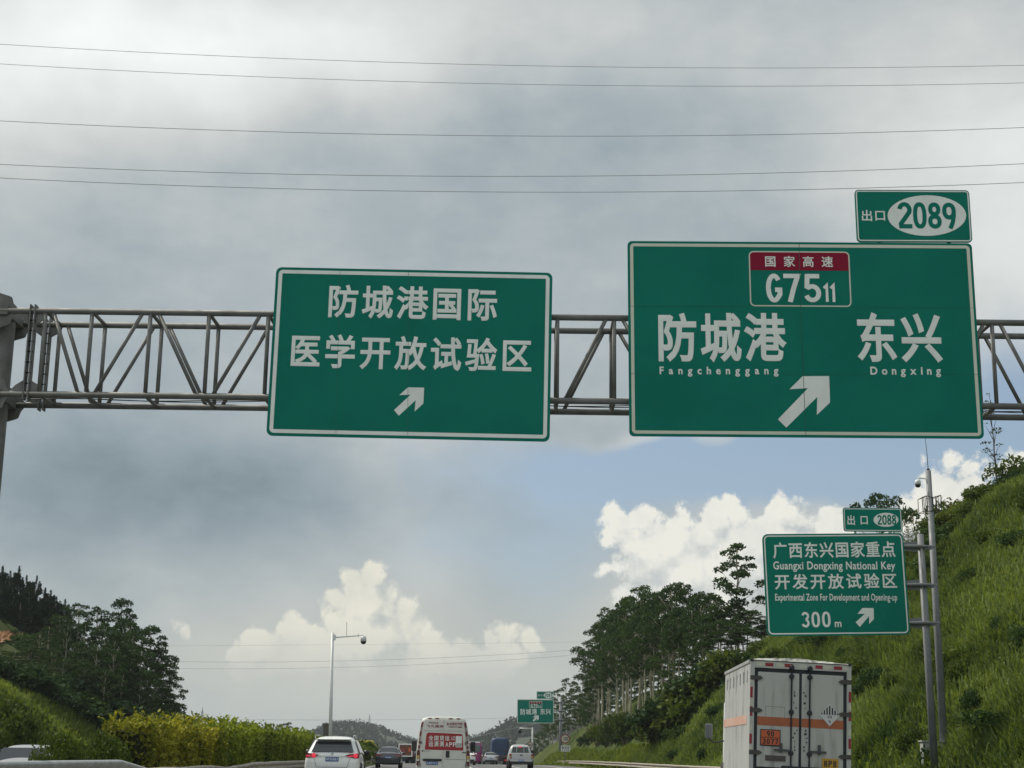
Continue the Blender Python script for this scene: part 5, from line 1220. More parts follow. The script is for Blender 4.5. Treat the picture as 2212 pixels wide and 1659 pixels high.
# ------------------------------------------------------------------ vegetation
L_euc = leaf_mat('leaves_eucalyptus', (.014, .038, .012), (.056, .098, .024), .30)
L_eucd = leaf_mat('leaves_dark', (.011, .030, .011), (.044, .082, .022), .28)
L_pine = leaf_mat('needles_dark', (.008, .018, .011), (.022, .040, .020), .15)
L_bush = leaf_mat('leaves_bush', (.028, .056, .010), (.105, .135, .024), .34)
L_gold = leaf_mat('leaves_golden', (.038, .068, .010), (.44, .41, .050), .35)
L_hedge = leaf_mat('leaves_hedge', (.026, .056, .008), (.235, .285, .034), .38)
L_grass = leaf_mat('grass_blades', (.028, .062, .016), (.205, .265, .070), .42, big=.22, patch=.55, macro=1.6)
L_grassl = leaf_mat('grass_blades_bright', (.075, .115, .018), (.190, .240, .042), .42, big=.09)
L_straw = leaf_mat('grass_straw', (.10, .085, .045), (.20, .16, .10), .40)

def unit(n, rg):
    v = rg.normal(size=(n, 3)); return v / np.linalg.norm(v, axis=1, keepdims=True)
def leaf_quads(c, size, asp, rg, droop=0.0, flat=0.0):
    """one rhombus per centre"""
    n = len(c); u = unit(n, rg); u[:, 2] -= droop; u /= np.linalg.norm(u, axis=1, keepdims=True)
    w = unit(n, rg); w[:, 2] += flat * 2
    v = np.cross(u, w); v /= np.linalg.norm(v, axis=1, keepdims=True) + 1e-9
    s = (size * rg.uniform(.6, 1.35, n))[:, None]; u = u * s * .5; v = v * s * .5 * asp
    return np.stack([c - u, c + v, c + u, c - v], axis=1).reshape(-1, 3)
def dome_cloud(c, r, n, rg, zs=.75):
    """points in a tuft: denser towards its upper shell"""
    d = unit(n, rg); d[:, 2] = np.where(rg.uniform(size=n) < .7, np.abs(d[:, 2]), d[:, 2] * .6)
    k = rg.uniform(.35, 1.0, n) ** .6
    return np.array(c) + d * (k * r)[:, None] * np.array([1, 1, zs])
def euc_proto(name, seed, Ht=10.0, Rc=1.9, low=.40, nc=18, leaves=150, lm=None, size=.27, label='', group='', bark=None, tk=1.0, rr=(.55, 1.0)):
    rg = np.random.RandomState(seed); t = thing(name, label, 'tree', group=group)
    mb = MB(); k = 7; wx, wy = rg.uniform(-.25, .25, 2)
    tr = [Vector((wx * math.sin(i / k * 3) + rg.normal(0, .05), wy * math.sin(i / k * 2.5) + rg.normal(0, .05), Ht * .97 * i / k)) for i in range(k + 1)]; tr[0] = Vector((0, 0, -.5))
    mb.path(tr, [.115 * tk * (1 - .80 * i / k) for i in range(k + 1)], 7)
    def at(h): x = max(0, min(k - 1e-6, h * k)); i = int(x); return tr[i].lerp(tr[i + 1], x - i)
    pts = []
    for j in range(nc):
        f = low + (1 - low) * (j + rg.uniform(0, .8)) / nc; f = min(f, .985)
        prof = math.sin(math.pi * min(1, .18 + .80 * (f - low) / (1 - low))) ** .7
        a = j * 2.4 + rg.uniform(-.5, .5); R = Rc * prof * rg.uniform(.45, 1.1)
        s = at(max(.12, f - .10 - .06 * rg.uniform())); c = at(f) + Vector((math.cos(a) * R, math.sin(a) * R, 0))
        mb.path([s, s.lerp(c, .5) + Vector((0, 0, -.06 * R)), c + Vector((0, 0, -.1))], [.028, .018, .008], 5)
        r = rg.uniform(*rr) * (.75 + .35 * prof)
        pts.append(dome_cloud(c, r, int(leaves * r * r * 1.6), rg, .70))
    pts = np.concatenate(pts); mb.build('trunk', bark or M_bark, t, smooth=True)
    np_mesh('crown', leaf_quads(pts, size, .50, rg, .35), 4, lm or L_euc, t)
    return t
def pine_proto(name, seed, Ht=9.0, label='', group=''):
    rg = np.random.RandomState(seed); t = thing(name, label, 'tree', group=group); mb = MB()
    mb.path([(0, 0, -.5), (0, 0, Ht * .5), (rg.normal(0, .1), 0, Ht)], [.16, .10, .03], 7); pts = []; V = []
    def candle(c, L, r):
        n = int(150 * L); p = np.zeros((n, 3)); zz_ = rg.uniform(0, 1, n); rad = r * np.sqrt(np.sin(np.pi * np.clip(zz_ * .9 + .06, 0, 1))) * rg.uniform(.3, 1, n); a = rg.uniform(0, 6.28, n)
        p[:, 0] = c[0] + rad * np.cos(a); p[:, 1] = c[1] + rad * np.sin(a); p[:, 2] = c[2] + zz_ * L; pts.append(p)
    candle((0, 0, Ht - .5), 1.3, .16)
    for w in range(8):
        f = .10 + .86 * w / 8; n = 6 if f < .8 else 4
        for j in range(n):
            a = rg.uniform(0, 6.28); R = (2.3 * (1 - f) + .40) * rg.uniform(.6, 1.15); e = Vector((R * math.cos(a), R * math.sin(a), Ht * f + R * .45))
            mb.path([(0, 0, Ht * f - .1), e * .5 + Vector((0, 0, Ht * f * .5 - .05)), e], [.04, .03, .015], 4)
            for q in (.45, .72, 1.0):
                candle(Vector((0, 0, Ht * f)).lerp(e, q), rg.uniform(.6, 1.1), .20)
    mb.build('trunk', M_barkd, t, smooth=True); pts = np.concatenate(pts)
    np_mesh('crown', leaf_quads(pts, .26, .22, rg, -.6), 4, L_pine, t); return t
def bush_proto(name, seed, r=1.0, zs=.9, n=1500, size=.15, lm=None, label='', group='', cat='bush', asp=.5, lumps=9):
    rg = np.random.RandomState(seed); t = thing(name, label, cat, group=group); mb = MB(); pts = []
    for j in range(lumps):
        a = rg.uniform(0, 6.28); q = rg.uniform(0, .75) * r; h = rg.uniform(.25, .95) * r * zs * (1 - .35 * q / r); c = (q * math.cos(a), q * math.sin(a), h)
        mb.path([(c[0] * .2, c[1] * .2, -.1), (c[0] * .6, c[1] * .6, h * .5), c], [.03, .022, .01], 5)
        pts.append(dome_cloud(c, r * rg.uniform(.32, .55), n // lumps, rg, .9))
    mb.build('stems', M_barkd, t); np_mesh('foliage', leaf_quads(np.concatenate(pts), size, asp, rg), 4, lm or L_bush, t); return t

used = {}
def place(proto, loc, s, rz, label, sz=None):
    o = proto if proto.name not in used else copy_thing(proto)
    used[proto.name] = 1
    o.location = loc; o.rotation_euler = (0, 0, rz); o.scale = (s, s, sz or s)
    if label: o['label'] = label
    return o
rgt = random.Random(8)
gE = 'slender eucalyptus trees of the wood on the right-hand slope'
lE = 'slender eucalyptus with a pale trunk inside the wood on the right-hand slope'
eu = [euc_proto('eucalyptus_tree', 20 + i, label=lE, group=gE, Rc=(1.75, 1.45, 2.0, 1.8)[i], low=(.54, .60, .50, .25)[i], nc=(22, 18, 24, 24)[i], leaves=300, size=.20, rr=(.42, .82)) for i in range(4)]
gL = 'eucalyptus trees of the wood on the left-hand slope'
lL = 'dark eucalyptus with a thin pale trunk inside the wood on the left-hand slope'
el_ = [euc_proto('eucalyptus_tree', 40 + i, label=lL, group=gL, Rc=(1.8, 1.5, 2.1)[i], low=(.45, .55, .25)[i], nc=(22, 19, 26)[i], lm=L_eucd, leaves=300, size=.20, rr=(.42, .82)) for i in range(3)]
for p_ in el_: p_.name = 'grove_tree'
def tree_at(protos, px, py, Y, label=None, Hp=10.0, k=None, wide=1.0, sink=0.2):
    q = P(px, py, Y)
    if 0 < q.x < 17.5: Y = min(310.0, Y * 17.5 / q.x); q = P(px, py, Y)      # keep the trunks up the slope, clear of the guardrail
    z = terr(q.x, Y) - sink; Hh = q.z - z
    pr = protos[k if k is not None else rgt.randrange(len(protos))]; s = Hh / Hp
    w = min(1.5, max(.75, s)) * wide * rgt.uniform(.9, 1.12)
    return place(pr, (q.x, Y, z), w, rgt.uniform(0, 6.28), label, s)
# right wood: first the ones that make its outline
edge = [(1379, 1259, 128, 'tall round topped eucalyptus at the upper left corner of the right-hand wood', 0), (1354, 1288, 132, None, 1), (1319, 1308, 136, None, 0), (1300, 1342, 142, 'eucalyptus on the left outer edge of the right-hand wood, leaning over the road', 2),
        (1289, 1370, 150, None, 1), (1284, 1402, 156, None, 3), (1425, 1268, 132, None, 0), (1452, 1258, 127, 'broad topped eucalyptus at the highest point of the right-hand wood', 2), (1480, 1254, 133, None, 0), (1515, 1278, 124, None, 2), (1540, 1281, 128, None, 0),
        (1558, 1294, 120, None, 1), (1586, 1304, 118, None, 0), (1613, 1316, 116, None, 2), (1640, 1330, 117, None, 0), (1668, 1345, 116, None, 0)]
for px, py, Y, lb, k in edge: tree_at(eu, px, py, Y, lb or lE, k=k)
for px, py, Y in [(1335, 1345, 126), (1362, 1330, 123), (1395, 1310, 124), (1410, 1335, 119), (1440, 1320, 121), (1468, 1310, 120), (1498, 1318, 118), (1525, 1330, 116), (1550, 1340, 114), (1575, 1348, 113), (1600, 1352, 112), (1330, 1385, 120),
                  (1360, 1390, 117), (1390, 1370, 116), (1455, 1375, 113), (1520, 1385, 111), (1310, 1400, 130), (1296, 1430, 138), (1345, 1300, 140), (1405, 1285, 136), (1500, 1290, 134)]:
    tree_at(eu[:3], px, py, Y, lE)
for i in range(14):
    px, py = 1278 + i * 13, 1452 - i * 5 + (i % 3) * 9; d = ray(px, py); tree_at(eu[3:], px, py, min(250.0, (21.0 + 2.5 * (i % 2)) / (d.x / d.y)), 'leafy low crowned tree showing dark between the pale trunks of the right-hand wood', wide=1.25)
gF_ = 'low trees running on beyond the right-hand wood'
lF = 'low dark tree at the far end of the right-hand wood'
for px, py, Y, lb in [(1276, 1444, 205, lF), (1257, 1453, 228, lF), (1240, 1470, 234, lF), (1224, 1463, 238, 'arching dark tree just right of the distant exit sign'), (1206, 1488, 244, lF), (1188, 1492, 250, lF), (1266, 1480, 190, lF), (1248, 1500, 215, lF), (1232, 1505, 225, lF), (1287, 1470, 160, lF), (1280, 1510, 160, lF), (1212, 1520, 240, lF), (1194, 1545, 250, lF), (1176, 1560, 262, lF), (1160, 1585, 275, lF), (1150, 1594, 282, lF), (1168, 1580, 288, lF), (1136, 1606, 296, lF), (1178, 1600, 284, lF), (1155, 1612, 270, lF)]:
    o = tree_at(eu, px, py, Y, lb, k=3, wide=.95); o['group'] = gF_; o.name = 'roadside_tree'
# the tall open one standing alone, and the small ones on the ridge
tall = euc_proto('lone_eucalyptus', 71, Ht=10.0, Rc=1.6, low=.36, nc=22, leaves=190, label='tall lone eucalyptus with see-through crown rising left of the 300 m sign', rr=(.42, .72))
q = P(1591, 1169, 118); z = terr(q.x, 118); place(tall, (q.x, 118, z), 1.15, 1.0, None, (q.z - z) / 10)
umb = euc_proto('flat_topped_tree', 77, Ht=6.0, Rc=2.2, low=.74, nc=14, leaves=260, label='small flat topped tree showing above the exit 2088 panel', rr=(.4, .7), size=.2, bark=M_barkd)
q = P(1900, 1066, 104); z = terr(q.x, 104); place(umb, (q.x, 104, z), 1.0, .4, None, max(.3, (q.z - z) / 6))
slim = euc_proto('thin_sapling', 81, Ht=10.0, Rc=.55, low=.25, nc=16, leaves=150, label='thin leaning sapling on the ridge behind the right edge of the largest sign', rr=(.22, .42), size=.16, bark=M_barkd, tk=.5)
q = P(2135, 842, 82); b = P(2158, 1046, 82); z = terr(b.x, 82) - .2; o = place(slim, (b.x, 82, z), .9, 2.0, None, (q.z - z) / 10.0); o.rotation_euler = (0, -math.atan2(b.x - q.x, q.z - z), 0)
# left wood
for px, py, Y, lb, k in [(168, 1299, 128, 'round topped eucalyptus right beside the pines on the left hill', 0), (215, 1307, 131, None, 0), (262, 1290, 133, 'tallest eucalyptus of the left-hand wood', 1), (281, 1332, 130, None, 0), (295, 1358, 128, None, 2), (322, 1349, 131, 'open crowned eucalyptus on the right side of the left-hand wood', 1), (348, 1406, 133, None, 0), (365, 1432, 135, 'outermost eucalyptus of the left-hand wood, above the golden hedge', 0),
                         (357, 1485, 134, None, 2), (370, 1508, 133, None, 2), (129, 1325, 133, None, 0), (85, 1362, 126, None, 0), (105, 1350, 130, None, 2), (60, 1395, 122, None, 2), (30, 1405, 120, None, 2), (5, 1410, 120, None, 2), (-25, 1400, 122, None, 2), (-50, 1390, 124, None, 2)]:
    tree_at(el_, px, py, Y, lb or lL, k=k)
for px, py, Y in [(150, 1345, 124), (190, 1340, 125), (235, 1340, 124), (255, 1360, 121), (170, 1385, 120), (210, 1390, 119), (245, 1400, 119), (275, 1390, 122), (305, 1400, 124), (110, 1400, 120), (135, 1420, 118), (80, 1430, 117), (185, 1430, 117), (230, 1440, 116), (270, 1440, 118), (310, 1450, 121), (335, 1455, 126), (40, 1440, 116), (10, 1445, 115), (330, 1500, 124), (300, 1490, 119), (350, 1535, 128), (-20, 1450, 114)]:
    tree_at(el_, px, py, Y, lL)
gP = 'pines on the left hill'
lP = 'dark pine with upright shoots on the crest of the left hill'
pn = [pine_proto('pine_tree', 90 + i, label=lP, group=gP) for i in range(3)]
for px, py, Y in [(6, 1226, 172), (23, 1236, 170), (42, 1226, 168), (58, 1245, 168), (80, 1246, 166), (98, 1272, 164), (110, 1277, 162), (122, 1291, 160), (141, 1297, 158), (-18, 1230, 172), (-40, 1225, 170), (30, 1262, 162), (65, 1272, 160), (5, 1265, 162), (90, 1300, 156), (45, 1295, 158), (15, 1300, 158), (115, 1318, 154), (70, 1315, 155), (-15, 1290, 160)]:
    tree_at(pn, px, py, Y, lP, Hp=9.6, wide=1.05)
# far trees beyond the median
gD = 'tiny trees on the skyline behind the hedge'
for i, (px, py, lb) in enumerate([(606, 1563, 'tiny round tree left of the other two on the skyline behind the hedge'), (624, 1559, 'tiny umbrella shaped tree on the skyline behind the hedge'), (642, 1570, 'tiny low tree beside a roof on the skyline behind the hedge')]):
    Y = 420; q = P(px, py, Y); z = terr(q.x, Y); o = place(eu[3], (q.x, Y, z), (q.z - z) / 10 * 1.2, i, lb, (q.z - z) / 10); o['group'] = gD; o.name = 'skyline_tree'

# bushes
bs = [bush_proto('roadside_bush', 120 + i, label='', group='') for i in range(3)]
bm_ = [bush_proto('median_bush', 140 + i, n=4200, size=.085) for i in range(3)]
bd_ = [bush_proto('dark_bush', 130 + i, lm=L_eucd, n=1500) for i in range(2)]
def bush_at(protos, px, py, Y, label, wide=1.0, group=None, k=None, name=None):
    """top of the bush at a photo point"""
    q = P(px, py, Y)
    if 0 < q.x < 15.6: q.x = 15.6
    z = terr(q.x, Y) - .1; h = max(.5, q.z - z); s = h / 1.15
    o = place(protos[k if k is not None else rgt.randrange(len(protos))], (q.x, Y, z), s * wide, rgt.uniform(0, 6.28), label, s)
    if group: o['group'] = group
    if name: o.name = name
    return o
gU = 'bushes at the foot of the right-hand wood'
lU = 'leafy green bush at the foot of the right-hand wood'
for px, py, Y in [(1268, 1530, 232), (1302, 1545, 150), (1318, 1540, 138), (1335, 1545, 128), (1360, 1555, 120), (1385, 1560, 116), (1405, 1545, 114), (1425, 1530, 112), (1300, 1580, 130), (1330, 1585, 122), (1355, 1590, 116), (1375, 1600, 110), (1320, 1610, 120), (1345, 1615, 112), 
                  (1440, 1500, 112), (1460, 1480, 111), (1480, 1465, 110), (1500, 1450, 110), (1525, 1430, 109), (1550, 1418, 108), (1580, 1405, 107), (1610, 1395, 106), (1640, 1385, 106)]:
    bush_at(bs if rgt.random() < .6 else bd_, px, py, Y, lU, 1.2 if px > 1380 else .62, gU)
for px, py, Y in [(1256, 1592, 186), (1266, 1580, 180), (1278, 1574, 172), (1290, 1568, 164), (1302, 1570, 154), (1316, 1574, 144), (1330, 1578, 134), (1345, 1588, 124), (1272, 1604, 176), (1296, 1604, 158), (1322, 1606, 140)]:
    bush_at(bs if rgt.random() < .6 else bd_, px, py, Y, lU, .85, gU)
gU2 = 'low scrub below the left-hand wood'
lU2 = 'dark low bush below the left-hand wood'
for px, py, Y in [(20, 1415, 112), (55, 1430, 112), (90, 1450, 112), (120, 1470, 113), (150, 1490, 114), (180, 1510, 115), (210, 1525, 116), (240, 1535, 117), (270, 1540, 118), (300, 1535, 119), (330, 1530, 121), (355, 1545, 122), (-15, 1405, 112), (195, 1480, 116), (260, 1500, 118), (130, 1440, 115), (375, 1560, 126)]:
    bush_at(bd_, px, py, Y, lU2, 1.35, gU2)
# weeds and low shrubs dotted over the right-hand slope
gW = 'low shrubs dotted over the right-hand slope'
wd = [bush_proto('slope_shrub', 160 + i, zs=.6, n=2000, size=.12, lm=(L_bush, L_euc)[i % 2], group=gW, label='low leafy shrub among the tall grass of the right-hand slope') for i in range(4)]
rw = random.Random(12)
for i in range(120):
    y = rw.uniform(44, 108); x = TOE_R + rw.uniform(.5, 16); 
    if not (x / y < .39) or terr(x, y) > np.interp(y, RY, RH) + .5: continue
    place(wd[rw.randrange(4)], (x, y, terr(x, y) - .15), rw.choice((.5, .7, .9, 1.2, 1.7)), rw.uniform(0, 6.28), None, rw.uniform(.7, 1.4))
for px, py, Y in [(2040, 1118, 92), (2062, 1112, 90), (2085, 1098, 88), (2105, 1090, 86), (2130, 1075, 84), (2155, 1068, 82), (2180, 1062, 80), (2200, 1058, 78), (2020, 1150, 94), (2060, 1135, 91), (2100, 1115, 87), (2150, 1095, 83)]:
    q = P(px, py, Y); o = place(bd_[rw.randrange(2)], (q.x, Y, terr(q.x, Y) - .2), rw.uniform(.9, 1.5), rw.uniform(0, 6.28), 'dark low shrub in the belt just under the ridge at the right edge', rw.uniform(.6, 1.1)); o['group'] = gW; o.name = 'ridge_shrub'
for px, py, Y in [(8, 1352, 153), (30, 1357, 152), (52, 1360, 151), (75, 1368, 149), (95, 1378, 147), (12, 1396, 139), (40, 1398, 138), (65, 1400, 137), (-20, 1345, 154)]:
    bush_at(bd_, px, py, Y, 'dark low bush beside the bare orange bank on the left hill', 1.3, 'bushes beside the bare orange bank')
gR = 'shrubs along the ridge above the grassy slope'
for px, py, Y, lb in [(2190, 988, 80, 'feathery shrub on the ridge at the right edge, right of the thin sapling'), (2212, 1005, 79, 'dense shrub on the ridge cut by the right edge of the view'), (2175, 1030, 82, 'low shrub on the ridge at the foot of the thin sapling'), (2125, 1048, 84, 'small dark shrub on the ridge left of the thin sapling'), (2050, 1085, 90, 'spiky dark shrub on the ridge right of the wire basket')]:
    o = bush_at(bs, px, py, Y, lb, .9, gR)
# tall plume grass on the crest beside the camera pole
def plume(px, py, Y, seed, label, n=26):
    rg = np.random.RandomState(seed); q = P(px, py, Y); z = terr(q.x, Y); Hh = max(1.0, q.z - z)
    t = thing('plume_grass', label, 'grass clump', (q.x, Y, z), group='plume grasses on the ridge'); A = []; B = []
    for i in range(n):
        a = rg.uniform(0, 6.28); lean = rg.uniform(.05, .38) * Hh; h = Hh * rg.uniform(.6, 1.0); tip = np.array([lean * math.cos(a) - .25, lean * math.sin(a), h]); m_ = tip * .5 + np.array([0, 0, .12 * h]); w = np.array([.022, .012, 0])
        A += [-w, w, m_, m_ - w, m_ + w, tip]
        for j in range(14):
            f = rg.uniform(.75, 1.0); c = m_ + (tip - m_) * (f - .5) * 2; d = rg.normal(0, .07, 3); B += [c, c + d + np.array([.03, 0, .06]), c + d * 1.6]
        for j in range(3):
            b = rg.uniform(0, 6.28); e = np.array([math.cos(b) * .9, math.sin(b) * .9, rg.uniform(.3, .9) * Hh * .6]); s_ = np.array([.04, .02, 0]); A += [-s_, s_, e]
    np_mesh('blades', np.array(A), 3, L_grass, t); np_mesh('plumes', np.array(B), 3, L_straw, t)
for i, (px, py, Y, lb) in enumerate([(1968, 1098, 98, 'pale plume grass on the crest right of the exit 2088 panel'), (1985, 1112, 97, 'plume grass on the crest just left of the grey camera pole'), (1950, 1120, 99, 'plume grass half hidden by the exit 2088 panel'), (2042, 1092, 92, 'plume grass on the crest just right of the grey camera pole'), (2075, 1078, 89, 'low plume grass higher up the ridge right of the wire basket'), (1560, 1405, 108, 'brownish plume grass between the wood and the box truck')]):
    plume(px, py, Y, 200 + i, lb)

# median planting near the camera
gM = 'median bushes behind the tall guardrail'
for px, py, Y, lb, k in [(108, 1590, 27, 'dark median bush beside the silver car roof', 0), (140, 1578, 28, 'spreading median bush in the middle of the row behind the tall guardrail', 1), (185, 1585, 30, 'low median bush with reddish tips behind the tall guardrail', 0), (232, 1562, 32, 'tallest median bush, left of the golden hedge end', 2), (275, 1568, 33, 'median bush growing against the golden hedge end', 1)]:
    d = ray(px, py); Y = -8.0 / (d.x / d.y); q = P(px, py, Y); o = place(bm_[k], (q.x, Y, .05), (q.z - .05) / 1.15 * .62, rgt.uniform(0, 6), lb, (q.z - .05) / 1.15); o['group'] = gM; o.name = 'median_bush'
for px, py, Y, lb in [(20, 1500, 70, 'big dark shrub on the far verge at the left edge'), (55, 1530, 66, 'feathery shrub on the far verge above the silver car'), (-15, 1490, 72, 'dark shrub on the far verge cut by the left edge')]:
    q = P(px, py, Y); z = terr(q.x, Y); o = place(bm_[1], (q.x, Y, z), (q.z - z) / 1.15 * .8, rgt.uniform(0, 6), lb, (q.z - z) / 1.15); o['group'] = 'shrubs on the far verge'; o.name = 'verge_shrub'
gS = 'low bushes in the median beyond the hedge'
for px, py, Y, lb in [(700, 1592, 92, None), (728, 1600, 102, None), (752, 1606, 112, None), (768, 1600, 122, 'bush rising beside the roof of the white SUV'), (799, 1614, 150, 'dark bush right of the yellow lorry'), (806, 1625, 158, None)]:
    q = P(px, py, Y); z = terr(-7.7, Y); o = place(bs[0], (min(q.x, -6.9), Y, z), (q.z - z) / 1.15 * 1.5, rgt.uniform(0, 6), lb or 'low green bush in the median between the hedge and the bend', (q.z - z) / 1.15); o['group'] = gS; o.name = 'median_bush'
# clipped hedge
def hedge(name, label, x0, x1, y0, y1, top, lm, seed, dens, size, sprigs, group=None):
    rg = np.random.RandomState(seed); t = thing(name, label, 'hedge', ((x0 + x1) / 2, y0, .1), group=group); cx = (x0 + x1) / 2; A = []
    def face(n, fn): A.append(np.array([fn(rg.uniform(), rg.uniform()) for _ in range(n)]))
    dep = lambda: abs(rg.normal(0, .15)); wob = lambda y, z: .07 * math.sin(y * 1.9 + seed) + .06 * math.sin(y * 4.3) * math.sin(z * 3.1) + (-.10 if (y * .37) % 1 < .10 else 0)
    Ln = y1 - y0
    face(int(dens * Ln * top), lambda a, b: (x1 + wob(y0 + a * Ln, b * top) - dep(), y0 + a * Ln, b * top))
    face(int(dens * .4 * Ln * top), lambda a, b: (x0 - wob(y0 + a * Ln, b * top) + dep(), y0 + a * Ln, b * top))
    face(int(dens * Ln * (x1 - x0)), lambda a, b: (x0 + b * (x1 - x0), y0 + a * Ln, top - dep() + .06 * math.sin((y0 + a * Ln) * 1.3 + seed)))
    face(int(dens * 1.3 * (x1 - x0) * top), lambda a, b: (x0 + a * (x1 - x0), y0 + dep(), b * top))
    S_ = []
    for _ in range(sprigs):
        x, y = rg.uniform(x0, x1), rg.uniform(y0, y1); h = rg.uniform(.1, .38); dx, dy = rg.normal(0, .10, 2)
        for k in range(9): f = k / 8; S_.append((x + dx * f * f * 2 + rg.normal(0, .02), y + dy * f * 2, top + h * f))
    A.append(np.array(S_)); pts = np.concatenate(A) - np.array([cx, y0, 0])
    np_mesh('foliage', leaf_quads(pts, size, .62, rg, .1), 4, lm, t)
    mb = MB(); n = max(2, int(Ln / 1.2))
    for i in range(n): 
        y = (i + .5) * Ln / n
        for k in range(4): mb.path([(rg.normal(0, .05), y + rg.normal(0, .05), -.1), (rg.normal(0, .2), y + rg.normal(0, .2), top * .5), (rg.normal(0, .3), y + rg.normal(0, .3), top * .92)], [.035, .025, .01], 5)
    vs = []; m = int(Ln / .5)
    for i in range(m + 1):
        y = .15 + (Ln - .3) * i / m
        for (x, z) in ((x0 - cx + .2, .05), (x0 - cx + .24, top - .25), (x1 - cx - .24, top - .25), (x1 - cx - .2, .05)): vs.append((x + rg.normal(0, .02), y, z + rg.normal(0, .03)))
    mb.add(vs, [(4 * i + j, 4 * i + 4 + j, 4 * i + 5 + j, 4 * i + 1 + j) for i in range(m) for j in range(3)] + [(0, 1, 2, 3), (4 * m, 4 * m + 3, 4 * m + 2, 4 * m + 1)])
    mb.build('twigs_and_shade_core', mat('twigs_and_shade_dark', (.020, .022, .010), .95), t); return t  # twigs, plus a dark shell standing in for the shade between the leaves
gH = 'clipped hedges along the median'
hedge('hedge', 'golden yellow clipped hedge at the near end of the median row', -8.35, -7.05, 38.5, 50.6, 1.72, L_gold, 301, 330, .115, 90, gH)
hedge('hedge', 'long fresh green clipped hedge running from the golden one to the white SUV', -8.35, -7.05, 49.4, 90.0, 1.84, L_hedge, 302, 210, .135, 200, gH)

# grass
def grass(name, m, n, fx, fy, Lr, wr, k, seed, keep=None, lean=(0, 0)):
    rg = np.random.RandomState(seed); X = rg.uniform(fx[0], fx[1], n * 2); Y = rg.uniform(fy[0], fy[1], n * 2)
    ok = np.array([keep(x, y) for x, y in zip(X, Y)]) if keep else np.ones(n * 2, bool); X, Y = X[ok][:n], Y[ok][:n]; n = len(X)
    Z = np.array([terr(x, y) for x, y in zip(X, Y)]) - .06
    patch = np.array([.75 + .5 * math.sin(x * .45 + y * .23) * math.sin(y * .31 - x * .17) for x, y in zip(X, Y)])
    b = np.repeat(np.stack([X, Y, Z], 1), k, 0); b[:, :2] += rg.normal(0, .16, (n * k, 2))
    a = rg.uniform(0, 6.28, n * k); L = rg.uniform(Lr[0], Lr[1], n * k) * np.repeat(np.clip(patch, .4, 1.4), k); ln = rg.uniform(.15, .75, n * k)
    d = np.stack([np.cos(a) * ln + lean[0], np.sin(a) * ln + lean[1], np.ones(n * k)], 1); d /= np.linalg.norm(d, axis=1, keepdims=True); tip = b + d * L[:, None]; tip[:, 2] -= L * .12
    s = np.stack([-np.sin(a), np.cos(a), np.zeros(n * k)], 1) * rg.uniform(wr[0], wr[1], n * k)[:, None]
    mid = b + d * (L * .55)[:, None] + np.array([0, 0, .06])
    V = np.stack([b - s, b + s, mid + s * .8, mid + s * .8, tip, mid - s * .8, b - s, mid + s * .8, mid - s * .8], 1).reshape(-1, 3)
    return tag(np_mesh(name, V, 3, m), kind='stuff')
vis = lambda x, y: (-.37 < x / y < .47)
tag(grass('slope_grass', L_grass, 54000, (TOE_R - .3, 34), (30, 118), (.30, .85), (.016, .038), 7, 401, lambda x, y: vis(x, y) and terr(x, y) < np.interp(y, RY, RH) + 1.5 and x < TOE_R + 20 and (y < 108 or x < TOE_R + 18 - (y - 100) * .5), (-.25, -.05)), 'tall unmown grass covering the right-hand slope', None)
tag(grass('slope_grass', L_grassl, 13000, (-38, TOE_L + .3), (60, 124), (.35, .8), (.03, .06), 5, 402, lambda x, y: vis(x, y) and y < 113 + (x + 24) * -.1, (.2, -.05)), 'bright grass covering the left-hand slope', None)
tag(grass('verge_grass', L_grassl, 9000, (11.6, 15.0), (45, 230), (.25, .75), (.03, .06), 5, 403, lambda x, y: x > 12.0 + (.4 if y > 90 else 0)), 'short grass on the right verge behind the guardrail', None)
tag(grass('verge_grass', L_bush, 6000, (-9.1, -6.8), (20, 175), (.15, .45), (.03, .06), 5, 404, None), 'ground cover in the median strip', None)

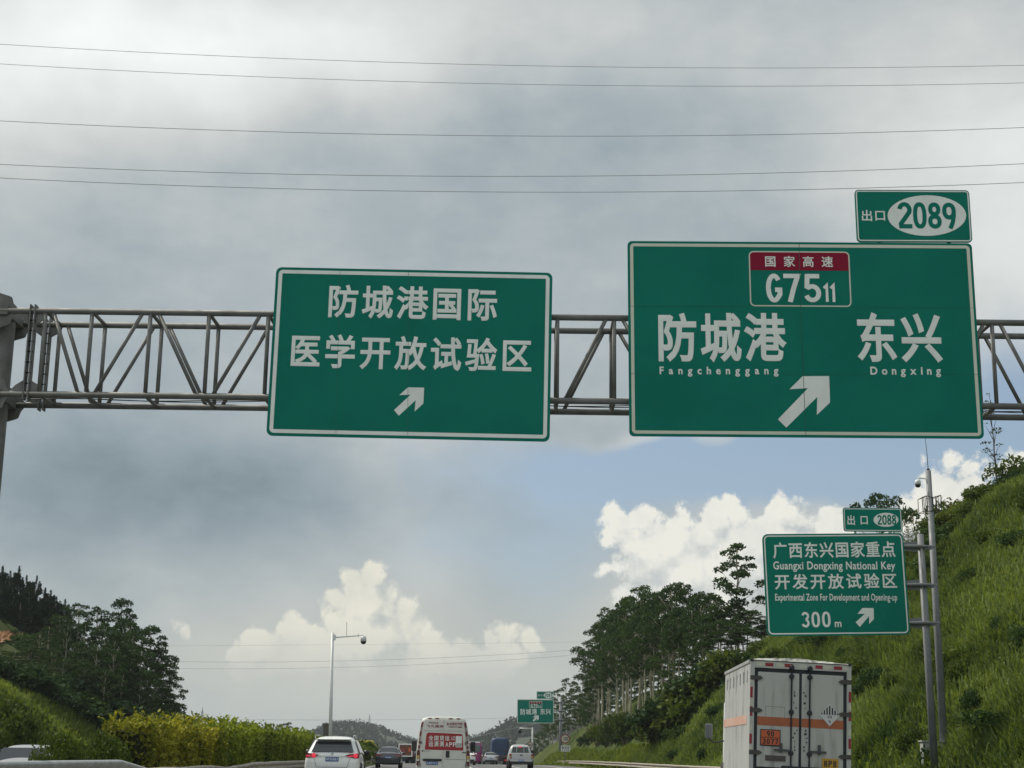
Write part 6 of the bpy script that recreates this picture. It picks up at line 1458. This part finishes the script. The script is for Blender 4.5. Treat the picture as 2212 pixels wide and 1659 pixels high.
# ------------------------------------------------------------------ far hills with woodland
def far_hill(name, crest, Y0, depth, seed, base=-11.0):
    """crest: photo points of the skyline at distance Y0"""
    C3 = [P(px, py, Y0) for px, py in crest]; xs = [q.x for q in C3]; zs = [q.z for q in C3]; rg = np.random.RandomState(seed)
    X = np.linspace(xs[0], xs[-1], 70); Yv = np.linspace(Y0 - depth, Y0 + depth, 26); vs = []
    top = lambda x: float(np.interp(x, xs, zs))
    def hz(x, y):
        f = 1 - abs(y - Y0) / depth; f = f * f * (3 - 2 * f) if y > Y0 else f ** .85
        return base + max(0, top(x) - base) * f + 1.4 * math.sin(x * .05 + y * .021 + seed) * math.sin(y * .037) * (1 - f) * f * 4
    vs = [(x, y, hz(x, y)) for y in Yv for x in X]; nx = len(X)
    mb = MB(); mb.add(vs, [(j * nx + i, j * nx + i + 1, (j + 1) * nx + i + 1, (j + 1) * nx + i) for j in range(len(Yv) - 1) for i in range(nx - 1)])
    h = struct(mb.build(name, mat('hill_scrub', (.020, .030, .014), .95, noise=(.02, .8, (.036, .040, .022))), smooth=True))
    pts = []; n = 2600
    for i in range(n):
        x = rg.uniform(xs[0], xs[-1]); y = Y0 - depth * rg.uniform(-.08, .98) ** 1.0; z = hz(x, y)
        if math.sin(x * .06 + 1) * math.sin(y * .018 + seed) < -.45 and y < Y0 - 60: continue
        s = rg.uniform(1.4, 3.4); tall_ = rg.uniform(.8, 1.7) if rg.uniform() < .85 else 2.6
        d = unit(30, rg); pts.append(np.array([x, y, z + s * .4]) + d * np.array([s * .55, s * .55, s * tall_ * .6]))
    # single trees standing up along the crest
    for i in range(60):
        x = rg.uniform(xs[0], xs[-1]); z = top(x); s = rg.uniform(2.0, 4.6); d = unit(26, rg); pts.append(np.array([x, Y0 - 5, z + s * .5]) + d * np.array([s * .28, s * .28, s * .7]))
    tag(np_mesh('far_woodland', leaf_quads(np.concatenate(pts), 1.5, .7, rg), 4, leaf_mat('leaves_far', (.006, .013, .008), (.019, .030, .014), .2, big=.01)), 'woodland covering the far hill', None, None, 'stuff')
far_hill('hill', [(560, 1606), (640, 1596), (668, 1590), (690, 1578), (715, 1567), (745, 1564), (775, 1566), (800, 1568), (830, 1580), (850, 1588), (880, 1600), (905, 1606), (960, 1612)], 1500, 420, 1)
far_hill('hill', [(960, 1612), (1005, 1601), (1030, 1598), (1052, 1590), (1075, 1578), (1098, 1563), (1112, 1560), (1135, 1562), (1165, 1566), (1200, 1570), (1300, 1560), (1420, 1575)], 1250, 380, 2)
# mast on the far hill, pylon behind the hedge, two roofs
def mast(name, label, cat, px, ptop, pbot, Y, w0, lattice):
    a, b = P(px, pbot, Y), P(px, ptop, Y); t = thing(name, label, cat, (a.x, Y, a.z)); Hh = b.z - a.z; m = mat('mast_grey', (.30, .31, .33), .6)
    legs = []
    for sx in (-1, 1):
        for sy in (-1, 1): mb = MB(); mb.tube((sx * w0, sy * w0, -2), (sx * w0 * .12, sy * w0 * .12, Hh * .9), w0 * .16, w0 * .09, 6); mb.build('leg', m, t)
    mb = MB(); n = 8
    for i in range(n):
        f0, f1 = i / n * .9, (i + 1) / n * .9; k0, k1 = w0 * (1 - .88 * f0 / .9), w0 * (1 - .88 * f1 / .9)
        for s in (-1, 1): mb.tube((-k0 * s, -k0, Hh * f0), (k1 * s, -k1, Hh * f1), w0 * .07, n=5); mb.tube((-k0 * s, k0, Hh * f0), (k1 * s, k1, Hh * f1), w0 * .07, n=5)
    mb.build('lattice', m, t); mb = MB(); mb.tube((0, 0, Hh * .85), (0, 0, Hh), w0 * .1, n=6); mb.build('antenna', m, t); return t
mast('radio_mast', 'hazy radio mast on top of the far hill', 'mast', 797.5, 1542, 1572, 1490, 1.6, True)
mast('radio_mast', 'thin lattice mast poking up behind the hedge', 'mast', 433.5, 1528, 1600, 420, .9, True)
def shed(label, x0, x1, py, Y, m, name='building'):
    a, b = P(x0, py, Y), P(x1, py, Y); z = terr(a.x, Y); t = thing(name, label, 'building', ((a.x + b.x) / 2, Y, z)); w = b.x - a.x; hh = a.z - z
    mb = MB(); mb.box((0, 5, hh * .5 - .4), (w * .96, 10, hh - .8)); mb.build('wall', mat('shed_wall', (.32, .32, .30), .7), t)
    mb = MB(); mb.box((0, 5, hh - .4), (w, 10.6, .75)); mb.build('roof', m, t)
    mb = MB(); mb.box((0, -.02, hh * .45), (w * .3, .06, hh * .35)); mb.build('window', M_glass, t)
shed('grey flat roof just showing above the green hedge', 508, 545, 1560, 330, mat('roof_slate', (.10, .11, .125), .6))
shed('low dark flat roofed building left of the white camera pole', 654, 680, 1579, 380, mat('roof_slate', (.10, .11, .125), .6))

# ------------------------------------------------------------------ air
hz = MB(); hz.box((0, 900, 28), (3400, 2600, 84)); hm = bpy.data.materials.new('haze'); hm.use_nodes = True; g = NG(hm.node_tree); g.n.clear()
pv = g.n.new('ShaderNodeVolumePrincipled'); pv.inputs['Density'].default_value = 0.00012; pv.inputs['Color'].default_value = (.86, .93, 1.0, 1); pv.inputs['Anisotropy'].default_value = 0.2
o_ = g.n.new('ShaderNodeOutputMaterial'); g.l.new(pv.outputs[0], o_.inputs['Volume'])
o = hz.build('haze', hm); tag(o, kind='stuff')
